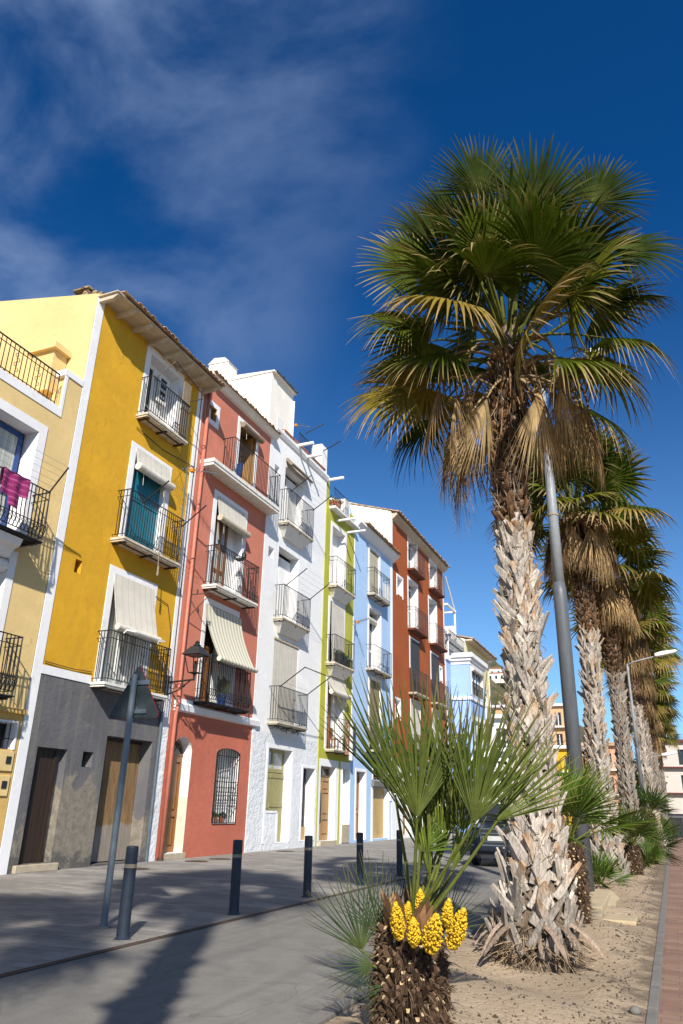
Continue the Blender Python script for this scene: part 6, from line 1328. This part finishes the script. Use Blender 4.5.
# ============================================================ CAR (front faces the camera)
def car(x, y, label):
    t = empty('parked_car', (x, y, 0), label, 'car'); paint = plain('dark_blue_grey_car_paint', (.012, .016, .025), .3, .05); MT['paint'] = paint
    m = paint.node_tree.nodes['Principled BSDF']; m.inputs['Coat Weight'].default_value = .3; m.inputs['Metallic'].default_value = .1
    W = .95
    secs = [(0.0, .45, .95, .86), (.10, .42, 1.08, .93), (.9, .38, 1.18, .97), (1.35, .36, 1.22, .97), (3.2, .36, 1.22, .97), (4.6, .40, 1.2, .95), (4.85, .48, 1.12, .90)]
    b = MB(); base = 0
    for (dy, zb, zt, hw) in secs:
        prof = [(-hw*.94, zb), (-hw, zb+.15), (-hw, zt-.18), (-hw*.93, zt-.04), (-hw*.8, zt), (hw*.8, zt), (hw*.93, zt-.04), (hw, zt-.18), (hw, zb+.15), (hw*.94, zb)]
        b.v += [(x+px, y+dy, pz) for px, pz in prof]
    for j in range(len(secs)-1):
        for q in range(10): b.f.append((j*10+q, j*10+(q+1) % 10, (j+1)*10+(q+1) % 10, (j+1)*10+q))
    b.f.append(tuple(range(10))); b.f.append(tuple(reversed(range(60, 70)))); b.build('body', paint, t, bevel=.03)
    b = MB(); i = 0
    b.v += [(x-.86, y+1.25, 1.2), (x+.86, y+1.25, 1.2), (x+.86, y+4.5, 1.2), (x-.86, y+4.5, 1.2), (x-.70, y+1.95, 1.78), (x+.70, y+1.95, 1.78), (x+.70, y+4.1, 1.78), (x-.70, y+4.1, 1.78)]
    b.f += [(0, 3, 2, 1), (4, 5, 6, 7), (0, 1, 5, 4), (1, 2, 6, 5), (2, 3, 7, 6), (3, 0, 4, 7)]; b.build('cabin', paint, t, bevel=.05)
    b = MB(); b.face((x-.77, y+1.28, 1.26), (x+.77, y+1.28, 1.26), (x+.66, y+1.88, 1.73), (x-.66, y+1.88, 1.73)); b.build('windscreen', MT['glass'], t)
    for s in (-1, 1): b = MB(); b.face((x+s*.852, y+1.65, 1.26), (x+s*.852, y+4.2, 1.26), (x+s*.725, y+3.95, 1.72), (x+s*.725, y+2.1, 1.72)); b.build('side_window', MT['glass'], t)
    b = MB(); b.prism([(x-.50, 1.02), (x+.50, 1.02), (x+.44, .62), (x-.44, .62)], 'y', y-.045, y-.01); b.build('grille', MT['plastic_black'], t)
    b = MB(); b.tube([(x-.52, y-.05, 1.05), (x+.52, y-.05, 1.05), (x+.45, y-.05, .60), (x-.45, y-.05, .60), (x-.52, y-.05, 1.05)], .022, 5)
    for z in (.93, .84, .70): b.box(x-.46, x+.46, y-.06, y-.045, z-.012, z+.012)
    b.build('grille_trim', MT['galv'], t)
    b = MB(); b.box(x-.27, x+.27, y-.085, y-.065, .73, .86); b.build('number_plate', plain('number_plate_white', (.45, .45, .45), .6), t)
    for s in (-1, 1):
        b = MB(); b.prism([(x+s*.56, 1.0), (x+s*.86, 1.02), (x+s*.9, .82), (x+s*.55, .80)], 'y', y-.02, y+.06); b.build('headlight', MT['galv'], t)
        b = MB(); b.tube([(x+s*.72, y-.06, .56), (x+s*.72, y-.02, .56)], .07, 12); b.build('fog_lamp', MT['galv'], t)
        b = MB(); b.box(x+s*.93-(.0 if s > 0 else .2), x+s*.93+(.2 if s > 0 else .0), y+1.3, y+1.42, 1.18, 1.34); b.build('wing_mirror', paint, t, bevel=.02)
    b = MB(); b.box(x-.93, x+.93, y-.07, y+.12, .42, .60); b.build('bumper', paint, t, bevel=.04)
    b = MB(); b.box(x-.8, x+.8, y+.05, y+.3, .24, .42); b.build('skid_plate', MT['plastic_black'], t)
    for s in (-1, 1):
        for dy in (.85, 3.85):
            b = MB(); b.tube([(x+s*.74, y+dy, .36), (x+s*.96, y+dy, .36)], .36, 24); w_ = b.build('wheel', MT['plastic_black'], t, bevel=.03); b = MB(); b.tube([(x+s*.955, y+dy, .36), (x+s*.975, y+dy, .36)], .22, 16); b.build('rim', MT['galv'], w_)
    return t
car(-4.95, 24.0, 'dark blue grey off-road car on the road, its grille facing the camera')
# ============================================================ FAR END OF THE STREET
def block(label, x0, x1, y0, y1, z1, mat, storeys, cols, name='apartment_building', trim='trim', balc=True, roofmat=None):
    t = empty(name, ((x0+x1)/2, y0, 0), label, 'building', 'buildings at the far end of the street'); H = (z1-.8)/storeys; holes = []
    for s in range(storeys):
        for c in range(cols): w_ = (x1-x0)/cols; a = x0+w_*(c+.28); holes.append((a, a+w_*.44, .5+H*s+H*.2, .5+H*s+H*.8))
    xs = sorted({x0, x1}|{h[0] for h in holes}|{h[1] for h in holes}); zs = sorted({0, z1}|{h[2] for h in holes}|{h[3] for h in holes}); b = MB()
    for a, c in zip(xs, xs[1:]):
        for d, e in zip(zs, zs[1:]):
            if any(h[0] < (a+c)/2 < h[1] and h[2] < (d+e)/2 < h[3] for h in holes): continue
            b.face((a, y0, d), (c, y0, d), (c, y0, e), (a, y0, e))
    b.face((x0, y0, 0), (x0, y0, z1), (x0, y1, z1), (x0, y1, 0)); b.face((x1, y0, 0), (x1, y1, 0), (x1, y1, z1), (x1, y0, z1)); b.face((x0, y1, 0), (x0, y1, z1), (x1, y1, z1), (x1, y1, 0)); b.face((x0, y0, z1), (x1, y0, z1), (x1, y1, z1), (x0, y1, z1)); b.build('wall', mat, t, recalc=False)
    for h in holes[:90]:
        b = MB()
        for (p, q) in (((h[0], h[2]), (h[0], h[3])), ((h[1], h[3]), (h[1], h[2])), ((h[0], h[3]), (h[1], h[3])), ((h[1], h[2]), (h[0], h[2]))): b.face((p[0], y0, p[1]), (q[0], y0, q[1]), (q[0], y0+.3, q[1]), (p[0], y0+.3, p[1]))
        xm = (h[0]+h[1])/2; b.box(xm-.05, xm+.05, y0+.2, y0+.28, h[2], h[3]); p = b.build('window', MT[trim], t, recalc=False); b = MB(); b.face((h[0], y0+.3, h[2]), (h[1], y0+.3, h[2]), (h[1], y0+.3, h[3]), (h[0], y0+.3, h[3])); b.build('pane', MT['glass'], p, recalc=False)
    if balc:
        for s in range(1, storeys): b = MB(); z = .5+H*s+H*.12; b.box(x0-.1, x1+.1, y0-.7, y0, z-.12, z); o = b.build('balcony', MT[trim], t)
    b = MB(); b.box(x0-.4, x1+.4, y0-.5, y1+.4, z1, z1+.35); b.build('roof', roofmat or MT[trim], t)
    return t
MT['farwhite'] = stucco('dull_white_stucco', (.52, .47, .42), .06, .1); MT['orange'] = stucco('orange_tan_stucco', (.58, .33, .17), .06, .1); MT['peach'] = stucco('peach_stucco', (.60, .32, .20), .06, .1); MT['ochre'] = stucco('bright_ochre_stucco', (.65, .36, .01), .06, .1); MT['redtrim'] = plain('dark_red_paint', (.14, .01, .02), .5)
block('tan apartment block seen between the nearest palm and the lamp post', -24, -13.4, 120, 130, 16.6, MT['orange'], 5, 5)
block('bright ochre low building below the tan apartment block', -16.5, -9.5, 96, 104, 8.6, MT['ochre'], 3, 3, 'ochre_building')
block('peach house with a grey roof seen between the second and third palms', -9.2, -5.6, 100, 110, 9.2, MT['peach'], 3, 2, 'peach_house', roofmat=MT['tile'])
block('white building with dark red balcony frames at the right edge of the street end', -3.2, 16, 122, 134, 11.3, MT['farwhite'], 3, 5, 'white_building', trim='redtrim')
block('plain white building far down the street on the left', -15, -13, 72, 90, 9.6, MT['white'], 3, 1, 'white_building')
b = MB(); b.box(-1.95, -1.2, 95, 95.4, 0, 6.3); b.prism([(-2.0, 6.3), (-1.15, 6.3), (-1.45, 6.9), (-1.9, 6.9)], 'y', 94.95, 95.45); tag(b.build('yellow_pillar', MT['ochre'], recalc=True), 'tall bright yellow pillar standing before the white building at the street end', 'pillar')
t = empty('rubbish_bin', (.12, 60, 0), 'dark wheeled rubbish bin beside the path far away', 'bin'); b = MB(); b.v += [(-.2, 59.6, .1), (.5, 59.6, .1), (.5, 60.3, .1), (-.2, 60.3, .1), (-.3, 59.5, 1.35), (.6, 59.5, 1.35), (.6, 60.4, 1.35), (-.3, 60.4, 1.35)]; b.f += [(0, 3, 2, 1), (4, 5, 6, 7), (0, 1, 5, 4), (1, 2, 6, 5), (2, 3, 7, 6), (3, 0, 4, 7)]; b.build('body', MT['plastic_black'], t)
b = MB(); b.prism([(59.45, 1.35), (60.45, 1.35), (60.4, 1.5), (59.9, 1.62), (59.5, 1.5)], 'x', -.35, .65); b.build('lid', MT['plastic_black'], t)
for x in (-.15, .45): b = MB(); b.tube([(x-.04, 60.25, .1), (x+.04, 60.25, .1)], .1, 10); b.build('wheel', MT['plastic_black'], t)
# hill with scrub and white houses
m = NM('scrub_hill'); n = m.noise(.10, 7, .7); n2 = m.noise(.35, 5, .7); m.col(m.mix(m.mr(n2, .35, .62), m.mix(m.mr(n, .4, .6), (.10, .065, .035), (.17, .115, .06)), (.028, .045, .014))).rough(.95); MT['hill'] = m.m
def hz(x, y):
    d = (x+78)/62; e = (y-330)/120; return 62*math.exp(-d*d-e*e)+2.5*math.sin(x*.13)*math.sin(y*.11)*math.exp(-d*d-e*e)+2*math.sin(x*.4+y*.2)*math.exp(-d*d-e*e)
sheet('hill', -300, 60, 190, 620, -.3, MT['hill'], 90, 70, hz)
HG = 'white houses on the hill'
for k, (x, y, w_, h) in enumerate(((-66, 285, 9, 4.5), (-58, 288, 7, 4), (-72, 300, 10, 5), (-54, 275, 6, 3.6), (-62, 270, 8, 4), (-80, 310, 9, 5))):
    t = empty('hill_house', (x, y, hz(x, y)-.8), '', 'house', HG); t['label'] = ['white house on the hill, first of the terrace row beside the yellow gable', 'small white house on the hill beside the nearest palm trunk', 'large white house highest on the hill', 'tiny white house lowest on the hill slope at right', 'white house halfway down the hill among scrub', 'white house at the left end of the hill row'][k]
    z = hz(x, y)-.8; b = MB(); b.box(x-w_/2, x+w_/2, y, y+6, z, z+h); b.build('wall', MT['warmwhite'], t); b = MB(); b.box(x-w_/2-.3, x+w_/2+.3, y-.3, y+6.3, z+h, z+h+.3); b.build('roof', MT['terracotta'] if k % 2 else MT['warmwhite'], t)
    for q in range(3): xx = x-w_*.35+w_*.35*q; b = MB(); b.box(xx-.4, xx+.4, y-.05, y+.05, z+h*.4, z+h*.75); b.build('window', MT['glass'], t)
# trees half hidden behind the lamp post and along the hill foot
def tree(loc, h, r, label, seed, col=(.035, .05, .015)):
    rg = np.random.default_rng(seed); t = empty('leafy_tree', loc, label, 'tree', 'trees at the far end of the street'); L = np.array(loc); b = MB(); b.tube([L, L+np.array((.2, 0, h*.5)), L+np.array((.1, .1, h*.8))], [.3, .2, .08], 7)
    for k in range(5): a = k*1.3; b.tube([L+np.array((.2, 0, h*.45)), L+np.array((math.cos(a)*r*.6, math.sin(a)*r*.6, h*.7))], [.12, .04], 5)
    b.build('trunk', MT['wood_dark'], t); vc = VC()
    cl = [L+np.array((rg.normal(0, r*.42), rg.normal(0, r*.42), h*.68+rg.normal(0, h*.13))) for _ in range(16)]
    for k in range(2600):
        c0 = cl[k % 16]; p = c0+rg.normal(0, r*.20, 3); a = vn(rg.normal(0, 1, 3)); e = vn(np.cross(a, rg.normal(0, 1, 3))); s = rg.uniform(.12, .26); vc.add([p-a*s, p+e*s*.6, p+a*s, p-e*s*.6], [(0, 1, 2, 3)], np.array(col)*rg.uniform(.5, 1.6))
    vc.build('crown', MT['frond_stiff'], t, smooth=False)
tree((-3.6, 104, 0), 8.5, 2.6, 'green tree at the street end before the left part of the white building', 13, (.04, .06, .015)); tree((-18.5, 118, 0), 9.5, 3.2, 'dark green tree before the tan apartment block', 3); tree((-11.5, 92, 0), 6.5, 2.2, 'small tree before the ochre building', 5); tree((-24, 140, 0), 13, 5, 'olive tree at the hill foot beyond the pale yellow house', 7, (.05, .055, .018)); tree((-31, 165, 0), 15, 6, 'larger dark tree at the hill foot', 8); tree((-27.5, 190, 0), 16, 5.5, 'brownish tree on the slope under the white houses', 10, (.07, .05, .025))
bpy.context.view_layer.update()
